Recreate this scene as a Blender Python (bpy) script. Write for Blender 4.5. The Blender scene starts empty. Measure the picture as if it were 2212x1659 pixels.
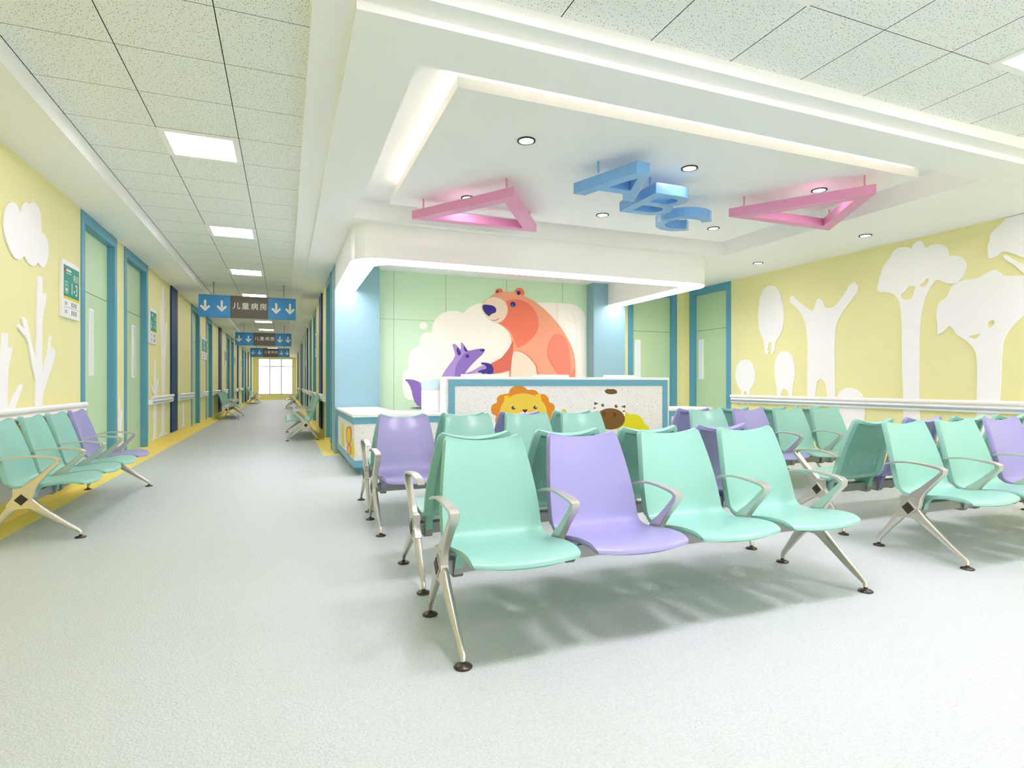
import bpy, bmesh, math
from mathutils import Vector, Matrix
from mathutils.geometry import tessellate_polygon
PI = math.pi
SC = bpy.context.scene
COL = SC.collection

# ------------------------------------------------------------------ materials
def lin(c):
    return tuple(((x / 255.0) / 12.92 if x <= 10.3 else (((x / 255.0) + 0.055) / 1.055) ** 2.4) for x in c)

def mat(name, rgb, rough=0.5, metal=0.0, coat=0.0, spec=0.5):
    m = bpy.data.materials.new(name); m.use_nodes = True
    b = m.node_tree.nodes['Principled BSDF']
    b.inputs['Base Color'].default_value = (*lin(rgb), 1)
    b.inputs['Roughness'].default_value = rough
    b.inputs['Metallic'].default_value = metal
    b.inputs['Coat Weight'].default_value = coat
    b.inputs['Coat Roughness'].default_value = 0.12
    b.inputs['Specular IOR Level'].default_value = spec
    return m

def emit(name, rgb, strength):
    m = bpy.data.materials.new(name); m.use_nodes = True
    nt = m.node_tree; nt.nodes.clear()
    o = nt.nodes.new('ShaderNodeOutputMaterial'); e = nt.nodes.new('ShaderNodeEmission')
    e.inputs['Color'].default_value = (*lin(rgb), 1); e.inputs['Strength'].default_value = strength
    nt.links.new(e.outputs[0], o.inputs[0])
    return m

def nodes(m):
    nt = m.node_tree
    return nt, nt.nodes['Principled BSDF'], nt.nodes.new, nt.links.new

def floor_material():
    m = mat('vinyl_floor', (196, 215, 214), 0.42, spec=0.5)
    nt, b, N, L = nodes(m)
    tc = N('ShaderNodeTexCoord')
    mx = N('ShaderNodeTexNoise'); mx.noise_dimensions = '2D'; mx.inputs['Scale'].default_value = 104; mx.inputs['Detail'].default_value = 1.2; mx.inputs['Distortion'].default_value = 0.5
    L(tc.outputs['Object'], mx.inputs['Vector'])
    bp = N('ShaderNodeBump'); bp.inputs['Strength'].default_value = 0.65; bp.inputs['Distance'].default_value = 0.006
    L(mx.outputs[0], bp.inputs['Height']); L(bp.outputs[0], b.inputs['Normal'])
    cm = N('ShaderNodeMix'); cm.data_type = 'RGBA'
    cm.inputs[6].default_value = (*lin((184, 195, 193)), 1); cm.inputs[7].default_value = (*lin((210, 218, 214)), 1)
    L(mx.outputs['Fac'], cm.inputs[0]); L(cm.outputs[2], b.inputs['Base Color'])
    return m

def tile_material():
    """mineral-fibre tiles on a 0.61 m grid, dark joints and small pits"""
    m = mat('ceiling_tile', (228, 233, 225), 0.9, spec=0.1)
    nt, b, N, L = nodes(m)
    tc = N('ShaderNodeTexCoord'); sp = N('ShaderNodeSeparateXYZ'); L(tc.outputs['Object'], sp.inputs[0])
    def joint(out, off, w):
        a = N('ShaderNodeMath'); a.operation = 'ADD'; a.inputs[1].default_value = -off + 61.0; L(out, a.inputs[0])
        d = N('ShaderNodeMath'); d.operation = 'DIVIDE'; d.inputs[1].default_value = 0.61; L(a.outputs[0], d.inputs[0])
        f = N('ShaderNodeMath'); f.operation = 'FRACT'; L(d.outputs[0], f.inputs[0])
        s = N('ShaderNodeMath'); s.operation = 'SUBTRACT'; s.inputs[1].default_value = 0.5; L(f.outputs[0], s.inputs[0])
        ab = N('ShaderNodeMath'); ab.operation = 'ABSOLUTE'; L(s.outputs[0], ab.inputs[0])
        g = N('ShaderNodeMath'); g.operation = 'GREATER_THAN'; g.inputs[1].default_value = 0.5 - w / 0.61 / 2; L(ab.outputs[0], g.inputs[0])
        return g
    jx = joint(sp.outputs['X'], -0.978, 0.006); jy = joint(sp.outputs['Y'], 2.344, 0.0045)
    mxj = N('ShaderNodeMath'); mxj.operation = 'MAXIMUM'; L(jx.outputs[0], mxj.inputs[0]); L(jy.outputs[0], mxj.inputs[1])
    mp = N('ShaderNodeMapping'); mp.inputs['Scale'].default_value = (1.0, 0.75, 1.0); mp.inputs['Rotation'].default_value = (0, 0, 0.5)
    L(tc.outputs['Object'], mp.inputs['Vector'])
    v = N('ShaderNodeTexVoronoi'); v.voronoi_dimensions = '2D'; v.inputs['Scale'].default_value = 58; L(mp.outputs[0], v.inputs['Vector'])
    sz = N('ShaderNodeMath'); sz.operation = 'MULTIPLY'; sz.inputs[1].default_value = 0.21
    sc2 = N('ShaderNodeSeparateColor'); L(v.outputs['Color'], sc2.inputs[0]); L(sc2.outputs[0], sz.inputs[0])
    pit = N('ShaderNodeMath'); pit.operation = 'LESS_THAN'; L(v.outputs['Distance'], pit.inputs[0]); L(sz.outputs[0], pit.inputs[1])
    v2 = N('ShaderNodeTexVoronoi'); v2.voronoi_dimensions = '2D'; v2.inputs['Scale'].default_value = 110; L(mp.outputs[0], v2.inputs['Vector'])
    pit2 = N('ShaderNodeMath'); pit2.operation = 'LESS_THAN'; pit2.inputs[1].default_value = 0.16; L(v2.outputs['Distance'], pit2.inputs[0])
    c1 = N('ShaderNodeMix'); c1.data_type = 'RGBA'; c1.inputs[6].default_value = (*lin((242, 244, 241)), 1); c1.inputs[7].default_value = (*lin((208, 214, 208)), 1)
    L(pit2.outputs[0], c1.inputs[0])
    c2 = N('ShaderNodeMix'); c2.data_type = 'RGBA'; c2.inputs[7].default_value = (*lin((150, 160, 150)), 1)
    L(pit.outputs[0], c2.inputs[0]); L(c1.outputs[2], c2.inputs[6])
    c3 = N('ShaderNodeMix'); c3.data_type = 'RGBA'; c3.inputs[7].default_value = (*lin((30, 40, 35)), 1)
    L(mxj.outputs[0], c3.inputs[0]); L(c2.outputs[2], c3.inputs[6])
    L(c3.outputs[2], b.inputs['Base Color'])
    return m

def terrazzo_material():
    m = mat('terrazzo', (238, 236, 230), 0.35)
    nt, b, N, L = nodes(m)
    tc = N('ShaderNodeTexCoord')
    last = None
    for sc, th, rgb in ((42, 0.17, (150, 148, 140)), (70, 0.13, (120, 118, 110)), (30, 0.10, (205, 190, 160))):
        v = N('ShaderNodeTexVoronoi'); v.inputs['Scale'].default_value = sc; L(tc.outputs['Object'], v.inputs['Vector'])
        lt = N('ShaderNodeMath'); lt.operation = 'LESS_THAN'; lt.inputs[1].default_value = th; L(v.outputs['Distance'], lt.inputs[0])
        c = N('ShaderNodeMix'); c.data_type = 'RGBA'; c.inputs[7].default_value = (*lin(rgb), 1)
        c.inputs[6].default_value = (*lin((240, 238, 233)), 1)
        if last: L(last.outputs[2], c.inputs[6])
        L(lt.outputs[0], c.inputs[0]); last = c
    L(last.outputs[2], b.inputs['Base Color'])
    return m

M = dict(
    floor=floor_material(), tile=tile_material(), terrazzo=terrazzo_material(),
    yellow=mat('yellow_wall_paint', (234, 230, 168), 0.6),
    base=mat('yellow_base_paint', (252, 232, 124), 0.45),
    white=mat('ceiling_white', (246, 246, 244), 0.7, spec=0.3),
    cutout=mat('white_cutout', (246, 245, 243), 0.55),
    teal=mat('teal_door_frame', (92, 158, 182), 0.42),
    green=mat('green_door_leaf', (192, 218, 176), 0.5),
    groove=mat('dark_groove', (128, 152, 120), 0.8),
    vision=mat('frosted_vision_panel', (236, 240, 240), 0.25),
    pillar=mat('blue_pillar_paint', (138, 178, 188), 0.5),
    mural=mat('green_mural_panel', (206, 234, 200), 0.5),
    navy=mat('navy_panel', (30, 66, 108), 0.5, spec=0.15),
    rail=mat('white_rail_vinyl', (244, 243, 240), 0.35),
    stripe=mat('grey_blue_stripe', (172, 190, 200), 0.4),
    mint=mat('mint_plastic', (142, 197, 182), 0.38, coat=0.15),
    lav=mat('lavender_plastic', (154, 152, 201), 0.38, coat=0.15),
    metal=mat('satin_aluminium', (214, 210, 200), 0.33, metal=0.9),
    beam=mat('grey_steel_beam', (150, 152, 150), 0.4, metal=0.6),
    foot=mat('bronze_foot', (72, 62, 52), 0.3, metal=0.4),
    cap=mat('dark_cap', (56, 48, 40), 0.5),
    pink=mat('pink_lacquer', (226, 150, 192), 0.4, coat=0.1),
    blue=mat('blue_lacquer', (120, 174, 232), 0.25, coat=0.4),
    canopy=mat('gloss_white_panel', (247, 246, 243), 0.3),
    slab=mat('white_stone_top', (248, 246, 242), 0.3),
    border=mat('blue_laminate', (104, 168, 190), 0.4),
    plinth=mat('blue_plinth', (90, 160, 178), 0.45),
    signblue=mat('sign_blue', (58, 140, 200), 0.5), signbrown=mat('sign_brown', (88, 82, 64), 0.5),
    signtext=mat('sign_lettering', (232, 230, 214), 0.6),
    signgreen=mat('sign_green', (0, 146, 130), 0.5), signyellow=mat('sign_yellow', (232, 208, 20), 0.5),
    signwhite=mat('sign_white', (240, 240, 240), 0.4), signgrey=mat('sign_print', (120, 120, 118), 0.7), signred=mat('sign_red', (190, 60, 60), 0.6),
    ring=mat('dark_ring', (44, 42, 36), 0.6),
    printer=mat('printer_white', (236, 244, 246), 0.4), printerlid=mat('printer_pale_blue', (206, 228, 234), 0.4),
    screen=mat('monitor_white', (246, 246, 246), 0.35), black=mat('screen_black', (20, 22, 26), 0.2),
    winframe=mat('window_frame_grey', (190, 192, 188), 0.4),
    facade=mat('pale_facade', (226, 222, 224), 0.8),
    panel_on=emit('light_panel', (251, 237, 255), 38.0), rear_on=emit('rear_light_panel', (251, 237, 255), 16.0), corr_on=emit('corridor_light_panel', (251, 237, 255), 20.0),
    strip_on=emit('canopy_strip', (252, 244, 255), 10.5), led=emit('warm_led', (255, 234, 214), 14.0), spot_on=emit('downlight_lamp', (253, 238, 250), 58.0),
)
def flat(name, rgb): M[name] = mat('art_' + name, rgb, 0.55)
for n_, c_ in dict(cream=(252, 247, 236), creamdark=(246, 239, 222), bear=(243, 164, 128), bearface=(242, 122, 92), beararm=(218, 106, 82), bearback=(246, 132, 104), snout=(246, 222, 198), snoutline=(236, 128, 100), indigo=(52, 34, 138), glint=(52, 112, 206), mouth=(96, 50, 70), fox=(170, 142, 208), foxshade=(140, 108, 190), foxdark=(60, 34, 140), shadowline=(66, 56, 96),
        mane=(224, 138, 10), lion=(236, 204, 66), lionear=(244, 204, 16), brown=(96, 66, 16), browner=(82, 50, 14), offwhite=(242, 240, 236), hairbrown=(110, 78, 22), muzzle=(124, 84, 24), nostril=(100, 56, 14), bush=(226, 216, 8), bud=(204, 204, 30), orange=(236, 128, 20)).items():
    flat(n_, c_)

# ------------------------------------------------------------------ mesh helpers
class MB:
    def __init__(s): s.v = []; s.f = []; s.m = []; s.mats = []; s.sm = []
    def mi(s, m):
        if m not in s.mats: s.mats.append(m)
        return s.mats.index(m)
    def face(s, idx, m, smooth=False): s.f.append(idx); s.m.append(s.mi(m)); s.sm.append(smooth)
    def box(s, x0, x1, y0, y1, z0, z1, m):
        b = len(s.v)
        s.v += [(x0, y0, z0), (x1, y0, z0), (x1, y1, z0), (x0, y1, z0), (x0, y0, z1), (x1, y0, z1), (x1, y1, z1), (x0, y1, z1)]
        for q in ((0, 3, 2, 1), (4, 5, 6, 7), (0, 1, 5, 4), (1, 2, 6, 5), (2, 3, 7, 6), (3, 0, 4, 7)): s.face([b + i for i in q], m)
        return s
    def prism(s, loops, to3, d0, d1, m, side=None):
        """loops: outer polygon + holes in 2-D; to3(u, v, d) -> xyz; solid between depths d0 and d1"""
        tris = tessellate_polygon([[Vector((p[0], p[1], 0)) for p in lp] for lp in loops])
        flat_ = [p for lp in loops for p in lp]; n = len(flat_); b = len(s.v)
        s.v += [to3(p[0], p[1], d0) for p in flat_] + [to3(p[0], p[1], d1) for p in flat_]
        for t in tris:
            s.face([b + t[0], b + t[1], b + t[2]], m); s.face([b + n + t[2], b + n + t[1], b + n + t[0]], m)
        k = 0
        for lp in loops:
            L_ = len(lp)
            for i in range(L_):
                j = (i + 1) % L_
                s.face([b + k + i, b + k + j, b + n + k + j, b + n + k + i], side or m)
            k += L_
        return s
    def cyl(s, p0, p1, r0, r1, m, n=16):
        p0 = Vector(p0); p1 = Vector(p1); d = (p1 - p0).normalized()
        a = d.orthogonal().normalized(); c = d.cross(a); b = len(s.v)
        for p, r in ((p0, r0), (p1, r1)):
            for i in range(n):
                t = 2 * PI * i / n; s.v.append(tuple(p + (a * math.cos(t) + c * math.sin(t)) * r))
        for i in range(n):
            j = (i + 1) % n; s.face([b + i, b + j, b + n + j, b + n + i], m, True)
        s.face([b + i for i in range(n)][::-1], m); s.face([b + n + i for i in range(n)], m)
        return s
    def lathe(s, prof, c, m, n=20):
        b = len(s.v); k = len(prof)
        for r, z in prof:
            for i in range(n):
                t = 2 * PI * i / n; s.v.append((c[0] + r * math.cos(t), c[1] + r * math.sin(t), c[2] + z))
        for q in range(k - 1):
            for i in range(n):
                j = (i + 1) % n; s.face([b + q * n + i, b + q * n + j, b + (q + 1) * n + j, b + (q + 1) * n + i], m, True)
        s.face([b + i for i in range(n)][::-1], m); s.face([b + (k - 1) * n + i for i in range(n)], m)
        return s
    def loft(s, st, m, x0=0.0, rnd=0.3):
        """sweep of rounded bars in the (front, height) plane; st rows: front, z, thickness, x width"""
        b = len(s.v); n = 8; k = len(st)
        for i, (a, z, th, xw) in enumerate(st):
            p = st[max(0, i - 1)]; q = st[min(k - 1, i + 1)]
            t0 = Vector((a - p[0], z - p[1])); t1 = Vector((q[0] - a, q[1] - z))
            t0 = t0.normalized() if t0.length > 1e-6 else t1.normalized(); t1 = t1.normalized() if t1.length > 1e-6 else t0
            t = (t0 + t1); t = t.normalized() if t.length > 1e-4 else t1
            nv = Vector((-t.y, t.x)); h = th / 2; w = xw / 2; r = min(h, w) * rnd
            for xx, hh in ((w - r, h), (w, h - r), (w, -h + r), (w - r, -h), (-w + r, -h), (-w, -h + r), (-w, h - r), (-w + r, h)):
                s.v.append((x0 + xx, -(a + nv.x * hh), z + nv.y * hh))
        for q in range(k - 1):
            for i in range(n):
                j = (i + 1) % n; s.face([b + q * n + i, b + q * n + j, b + (q + 1) * n + j, b + (q + 1) * n + i], m, True)
        s.face([b + i for i in range(n)][::-1], m); s.face([b + (k - 1) * n + i for i in range(n)], m)
        return s
    def mesh(s, name, sharp=40):
        me = bpy.data.meshes.new(name); me.from_pydata(s.v, [], s.f)
        for m in s.mats: me.materials.append(m)
        me.polygons.foreach_set('material_index', s.m)
        me.polygons.foreach_set('use_smooth', s.sm)
        bm = bmesh.new(); bm.from_mesh(me); bmesh.ops.recalc_face_normals(bm, faces=bm.faces)
        for e in bm.edges:
            if len(e.link_faces) == 2 and e.calc_face_angle(0) > math.radians(sharp): e.smooth = False
        bm.to_mesh(me); bm.free(); me.update()
        return me
    def obj(s, name, parent=None, bevel=0.0):
        return link(name, s.mesh(name), parent, bevel)

def link(name, me, parent=None, bevel=0.0):
    o = bpy.data.objects.new(name, me); COL.objects.link(o)
    if parent: o.parent = parent
    if bevel:
        bv = o.modifiers.new('bevel', 'BEVEL'); bv.width = bevel; bv.segments = 2; bv.limit_method = 'ANGLE'; bv.angle_limit = math.radians(50)
    return o
def tag(o, label, cat, group=None, kind=None):
    o['label'] = label; o['category'] = cat
    if group: o['group'] = group
    if kind: o['kind'] = kind
    return o
def thing(name, label, cat, loc=(0, 0, 0), rz=0, group=None, kind=None):
    o = bpy.data.objects.new(name, None); COL.objects.link(o); o.empty_display_size = 0.1
    o.location = loc; o.rotation_euler = (0, 0, rz)
    return tag(o, label, cat, group, kind)
def struct(o, label, cat): return tag(o, label, cat, None, 'structure')
def text_mesh(mb, body, size, to3, m, depth=0.002, align='CENTER', bold=0.0):
    """lettering as solid mesh: to3(u, v, d)"""
    c = bpy.data.curves.new('lettering', 'FONT'); c.body = body; c.size = size; c.align_x = align; c.align_y = 'CENTER'; c.offset = bold; c.resolution_u = 3
    o = bpy.data.objects.new('lettering', c); COL.objects.link(o); bpy.context.view_layer.update()
    me = o.to_mesh(); b = len(mb.v)
    mb.v += [to3(v.co.x, v.co.y, depth) for v in me.vertices]
    for p in me.polygons: mb.face([b + i for i in p.vertices], m)
    o.to_mesh_clear(); bpy.data.objects.remove(o); bpy.data.curves.remove(c)
OUT = {
 'small_oval': [[(8.186,1.575),(8.128,1.563),(8.077,1.529),(8.032,1.474),(8.001,1.41),(7.981,1.335),(7.979,1.262),(7.993,1.188),(8.016,1.128),(8.048,1.081),(8.075,1.046),(8.098,1.023),(8.107,0.995),(8.102,0.964),(8.097,0.898),(8.091,0.797),(8.105,0.746),(8.137,0.745),(8.157,0.802),(8.164,0.917),(8.178,0.983),(8.198,0.999),(8.219,0.999),(8.241,0.982),(8.251,0.916),(8.249,0.799),(8.265,0.74),(8.298,0.739),(8.313,0.79),(8.31,0.894),(8.31,0.963),(8.313,0.997),(8.33,1.028),(8.36,1.055),(8.39,1.093),(8.421,1.142),(8.442,1.201),(8.456,1.271),(8.454,1.344),(8.437,1.42),(8.403,1.486),(8.354,1.539),(8.301,1.57),(8.244,1.577)]],
 'mid_oval': [[(7.293,1.682),(7.236,1.664),(7.19,1.625),(7.155,1.563),(7.13,1.493),(7.114,1.412),(7.108,1.329),(7.114,1.242),(7.127,1.171),(7.146,1.116),(7.157,1.051),(7.158,0.977),(7.162,0.899),(7.166,0.818),(7.182,0.778),(7.209,0.777),(7.223,0.817),(7.223,0.898),(7.232,0.96),(7.25,1.003),(7.277,1.032),(7.313,1.047),(7.342,1.047),(7.366,1.032),(7.384,1.002),(7.396,0.957),(7.406,0.894),(7.412,0.811),(7.43,0.769),(7.458,0.768),(7.474,0.809),(7.477,0.892),(7.481,0.975),(7.486,1.058),(7.497,1.131),(7.513,1.195),(7.526,1.269),(7.535,1.353),(7.533,1.433),(7.518,1.51),(7.491,1.577),(7.451,1.635),(7.404,1.671),(7.349,1.684)]],
 'high_oval': [[(7.577,2.833),(7.507,2.801),(7.449,2.736),(7.401,2.64),(7.366,2.531),(7.342,2.408),(7.335,2.287),(7.342,2.168),(7.362,2.072),(7.393,1.999),(7.433,1.939),(7.481,1.891),(7.509,1.855),(7.517,1.83),(7.519,1.795),(7.516,1.75),(7.524,1.712),(7.544,1.681),(7.569,1.663),(7.602,1.658),(7.614,1.675),(7.606,1.713),(7.606,1.745),(7.614,1.772),(7.609,1.791),(7.589,1.802),(7.583,1.819),(7.592,1.842),(7.61,1.855),(7.638,1.86),(7.658,1.85),(7.671,1.826),(7.676,1.801),(7.671,1.775),(7.675,1.756),(7.688,1.743),(7.684,1.722),(7.662,1.691),(7.664,1.668),(7.689,1.654),(7.714,1.657),(7.739,1.678),(7.754,1.724),(7.759,1.797),(7.768,1.853),(7.78,1.893),(7.807,1.948),(7.849,2.017),(7.88,2.106),(7.897,2.213),(7.904,2.32),(7.9,2.426),(7.887,2.531),(7.865,2.634),(7.828,2.721),(7.777,2.792),(7.716,2.833),(7.647,2.845)]],
 'figure': [[(7.189,2.632),(7.171,2.602),(7.156,2.595),(7.144,2.61),(7.134,2.601),(7.125,2.568),(7.053,2.497),(6.92,2.391),(6.831,2.328),(6.781,2.307),(6.752,2.306),(6.74,2.326),(6.73,2.354),(6.72,2.388),(6.709,2.422),(6.695,2.456),(6.676,2.475),(6.651,2.482),(6.624,2.472),(6.594,2.447),(6.57,2.407),(6.55,2.352),(6.52,2.319),(6.48,2.308),(6.438,2.307),(6.392,2.315),(6.344,2.343),(6.293,2.391),(6.234,2.458),(6.166,2.543),(6.137,2.596),(6.147,2.616),(6.141,2.62),(6.119,2.608),(6.105,2.611),(6.101,2.631),(6.093,2.631),(6.082,2.611),(6.072,2.616),(6.064,2.646),(6.055,2.648),(6.045,2.622),(6.032,2.618),(6.015,2.638),(6.007,2.633),(6.007,2.604),(5.995,2.588),(5.972,2.584),(5.967,2.575),(5.981,2.56),(5.986,2.541),(5.981,2.518),(5.999,2.482),(6.039,2.433),(6.102,2.364),(6.187,2.275),(6.253,2.198),(6.297,2.135),(6.328,2.076),(6.347,2.021),(6.36,1.919),(6.367,1.771),(6.37,1.583),(6.37,1.354),(6.368,1.168),(6.364,1.026),(6.364,0.906),(6.368,0.808),(6.396,0.759),(6.447,0.757),(6.481,0.804),(6.497,0.902),(6.51,0.995),(6.521,1.082),(6.536,1.143),(6.556,1.178),(6.58,1.2),(6.607,1.21),(6.632,1.207),(6.657,1.192),(6.676,1.164),(6.689,1.122),(6.701,1.063),(6.711,0.986),(6.719,0.897),(6.726,0.796),(6.761,0.744),(6.824,0.742),(6.859,0.792),(6.866,0.894),(6.868,1.08),(6.865,1.351),(6.862,1.546),(6.857,1.666),(6.862,1.799),(6.877,1.944),(6.898,2.067),(6.927,2.166),(6.97,2.256),(7.028,2.336),(7.093,2.402),(7.163,2.456),(7.208,2.49),(7.226,2.505),(7.224,2.516),(7.203,2.523),(7.205,2.537),(7.229,2.558),(7.227,2.568),(7.2,2.566),(7.189,2.586),(7.196,2.627)]],
 'egg': [[(6.322,0.941),(6.303,0.981),(6.275,1.015),(6.237,1.044),(6.194,1.063),(6.144,1.072),(6.096,1.072),(6.048,1.064),(6.003,1.046),(5.962,1.019),(5.931,0.989),(5.91,0.957),(5.892,0.9),(5.878,0.82),(5.873,0.741),(5.875,0.665),(5.887,0.594),(5.907,0.528),(5.932,0.466),(5.962,0.409),(6.039,0.375),(6.166,0.365),(6.24,0.393),(6.259,0.459),(6.281,0.525),(6.306,0.592),(6.328,0.659),(6.347,0.726),(6.351,0.8),(6.338,0.881)]],
 'tree_tall': [[(5.688,2.497),(5.668,2.584),(5.642,2.675),(5.609,2.769),(5.568,2.834),(5.52,2.872),(5.488,2.909),(5.473,2.947),(5.449,2.976),(5.418,2.995),(5.379,3.004),(5.333,3.003),(5.293,2.996),(5.257,2.985),(5.234,2.97),(5.222,2.952),(5.21,2.957),(5.197,2.984),(5.178,3.006),(5.154,3.024),(5.129,3.033),(5.105,3.035),(5.084,3.026),(5.065,3.006),(5.048,2.975),(5.034,2.933),(5.01,2.92),(4.977,2.938),(4.938,2.945),(4.892,2.944),(4.846,2.931),(4.802,2.907),(4.77,2.879),(4.753,2.847),(4.743,2.812),(4.74,2.773),(4.722,2.754),(4.69,2.754),(4.653,2.742),(4.61,2.719),(4.577,2.689),(4.553,2.65),(4.541,2.614),(4.539,2.581),(4.549,2.539),(4.57,2.488),(4.597,2.446),(4.631,2.414),(4.663,2.397),(4.694,2.395),(4.731,2.401),(4.775,2.415),(4.815,2.437),(4.851,2.465),(4.878,2.477),(4.896,2.472),(4.924,2.446),(4.961,2.399),(4.994,2.343),(5.022,2.278),(5.046,2.213),(5.065,2.146),(5.08,2.064),(5.091,1.967),(5.1,1.844),(5.106,1.696),(5.109,1.451),(5.109,1.109),(5.104,0.822),(5.094,0.589),(5.145,0.469),(5.257,0.46),(5.316,0.577),(5.319,0.821),(5.324,1.065),(5.333,1.309),(5.337,1.533),(5.337,1.737),(5.339,1.895),(5.343,2.008),(5.349,2.1),(5.357,2.173),(5.368,2.23),(5.381,2.273),(5.402,2.313),(5.43,2.351),(5.467,2.381),(5.515,2.404),(5.56,2.418),(5.603,2.425),(5.643,2.434),(5.679,2.447)],[(5.349,2.356),(5.316,2.374),(5.287,2.399),(5.262,2.431),(5.235,2.447),(5.205,2.447),(5.181,2.444),(5.161,2.438),(5.157,2.423),(5.169,2.397),(5.179,2.365),(5.187,2.327),(5.198,2.299),(5.213,2.283),(5.235,2.274),(5.265,2.271),(5.293,2.276),(5.318,2.29),(5.339,2.309),(5.357,2.334)],[(5.089,2.454),(5.06,2.463),(5.036,2.48),(5.017,2.504),(5.002,2.514),(4.989,2.51),(4.986,2.495),(4.992,2.468),(5.005,2.445),(5.026,2.424),(5.046,2.413),(5.065,2.413),(5.081,2.422),(5.096,2.44)]],
 'tree_wide': [[(4.881,1.798),(4.877,1.851),(4.879,1.906),(4.888,1.965),(4.891,2.023),(4.886,2.081),(4.878,2.128),(4.866,2.165),(4.844,2.191),(4.813,2.206),(4.788,2.221),(4.77,2.238),(4.751,2.273),(4.729,2.327),(4.705,2.365),(4.678,2.389),(4.646,2.405),(4.608,2.413),(4.568,2.418),(4.526,2.42),(4.482,2.419),(4.437,2.416),(4.395,2.425),(4.355,2.445),(4.317,2.463),(4.282,2.479),(4.254,2.487),(4.232,2.488),(4.211,2.477),(4.19,2.456),(4.171,2.434),(4.152,2.411),(4.124,2.396),(4.087,2.387),(4.032,2.379),(3.96,2.369),(3.889,2.35),(3.82,2.321),(3.762,2.278),(3.715,2.221),(3.679,2.15),(3.653,2.064),(3.646,1.99),(3.659,1.927),(3.692,1.889),(3.745,1.879),(3.799,1.889),(3.854,1.92),(3.899,1.929),(3.933,1.916),(3.975,1.885),(4.027,1.834),(4.068,1.786),(4.098,1.741),(4.12,1.702),(4.135,1.668),(4.146,1.63),(4.154,1.586),(4.159,1.521),(4.163,1.433),(4.169,1.28),(4.176,1.061),(4.184,0.841),(4.192,0.62),(4.251,0.505),(4.365,0.496),(4.424,0.604),(4.426,0.831),(4.424,1.036),(4.42,1.217),(4.421,1.358),(4.428,1.458),(4.445,1.534),(4.474,1.586),(4.513,1.634),(4.563,1.679),(4.608,1.717),(4.646,1.748),(4.674,1.783),(4.691,1.822),(4.711,1.849),(4.733,1.862),(4.751,1.859),(4.764,1.839),(4.784,1.819),(4.811,1.797),(4.835,1.782),(4.858,1.775),(4.873,1.771),(4.88,1.772)],[(4.503,1.724),(4.466,1.727),(4.43,1.733),(4.396,1.743),(4.386,1.735),(4.4,1.71),(4.416,1.692),(4.434,1.682),(4.453,1.68),(4.474,1.687),(4.494,1.699),(4.512,1.715)],[(4.296,1.873),(4.28,1.883),(4.265,1.889),(4.249,1.891),(4.239,1.884),(4.233,1.869),(4.239,1.849),(4.256,1.824),(4.274,1.809),(4.294,1.804),(4.306,1.808),(4.312,1.819),(4.312,1.836),(4.306,1.857)]],
 'canopy_top': [[(4.125,3.067),(4.142,3.046),(4.163,3.023),(4.19,2.999),(4.218,2.975),(4.249,2.952),(4.27,2.926),(4.282,2.898),(4.286,2.874),(4.282,2.856),(4.286,2.836),(4.298,2.817),(4.305,2.785),(4.307,2.741),(4.306,2.696),(4.301,2.65),(4.286,2.629),(4.261,2.633),(4.236,2.639),(4.209,2.646),(4.187,2.66),(4.17,2.681),(4.146,2.685),(4.114,2.675),(4.079,2.658),(4.043,2.635),(4.006,2.611),(3.968,2.586),(3.918,2.55),(3.857,2.504),(3.776,2.463),(3.676,2.427),(3.578,2.425),(3.484,2.454),(3.426,2.545),(3.401,2.697),(3.401,2.846),(3.426,2.994),(3.5,3.07),(3.627,3.07),(3.794,3.07),(4.006,3.07)]],
 'canopy_branch': [[(4.144,2.64),(4.131,2.639),(4.116,2.633),(4.099,2.622),(4.077,2.601),(4.052,2.572),(4.016,2.542),(3.972,2.512),(3.933,2.486),(3.899,2.466),(3.882,2.431),(3.882,2.382),(3.899,2.367),(3.933,2.385),(3.965,2.415),(3.995,2.454),(4.028,2.493),(4.065,2.53),(4.096,2.56),(4.122,2.583),(4.139,2.606),(4.146,2.629)]],
 'cloud': [[(5.82,2.514),(5.84,2.556),(5.865,2.588),(5.895,2.612),(5.929,2.63),(5.965,2.642),(5.999,2.647),(6.031,2.644),(6.058,2.634),(6.079,2.617),(6.097,2.604),(6.112,2.596),(6.126,2.61),(6.139,2.645),(6.157,2.673),(6.179,2.695),(6.205,2.711),(6.234,2.721),(6.26,2.726),(6.283,2.725),(6.307,2.733),(6.331,2.749),(6.358,2.76),(6.388,2.768),(6.422,2.771),(6.459,2.769),(6.494,2.757),(6.526,2.736),(6.55,2.704),(6.567,2.662),(6.574,2.615),(6.57,2.562),(6.581,2.536),(6.607,2.539),(6.637,2.535),(6.67,2.527),(6.701,2.507),(6.728,2.476),(6.744,2.44),(6.748,2.398),(6.738,2.353),(6.713,2.305),(6.684,2.268),(6.65,2.24),(6.62,2.224),(6.594,2.219),(6.568,2.219),(6.542,2.225),(6.519,2.232),(6.5,2.243),(6.481,2.239),(6.462,2.221),(6.437,2.207),(6.406,2.196),(6.37,2.19),(6.328,2.19),(6.286,2.198),(6.245,2.214),(6.216,2.228),(6.199,2.239),(6.179,2.236),(6.157,2.219),(6.129,2.205),(6.096,2.192),(6.06,2.185),(6.023,2.183),(5.98,2.196),(5.934,2.223),(5.893,2.256),(5.858,2.293),(5.829,2.336),(5.806,2.384),(5.799,2.43),(5.807,2.472)]],
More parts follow.
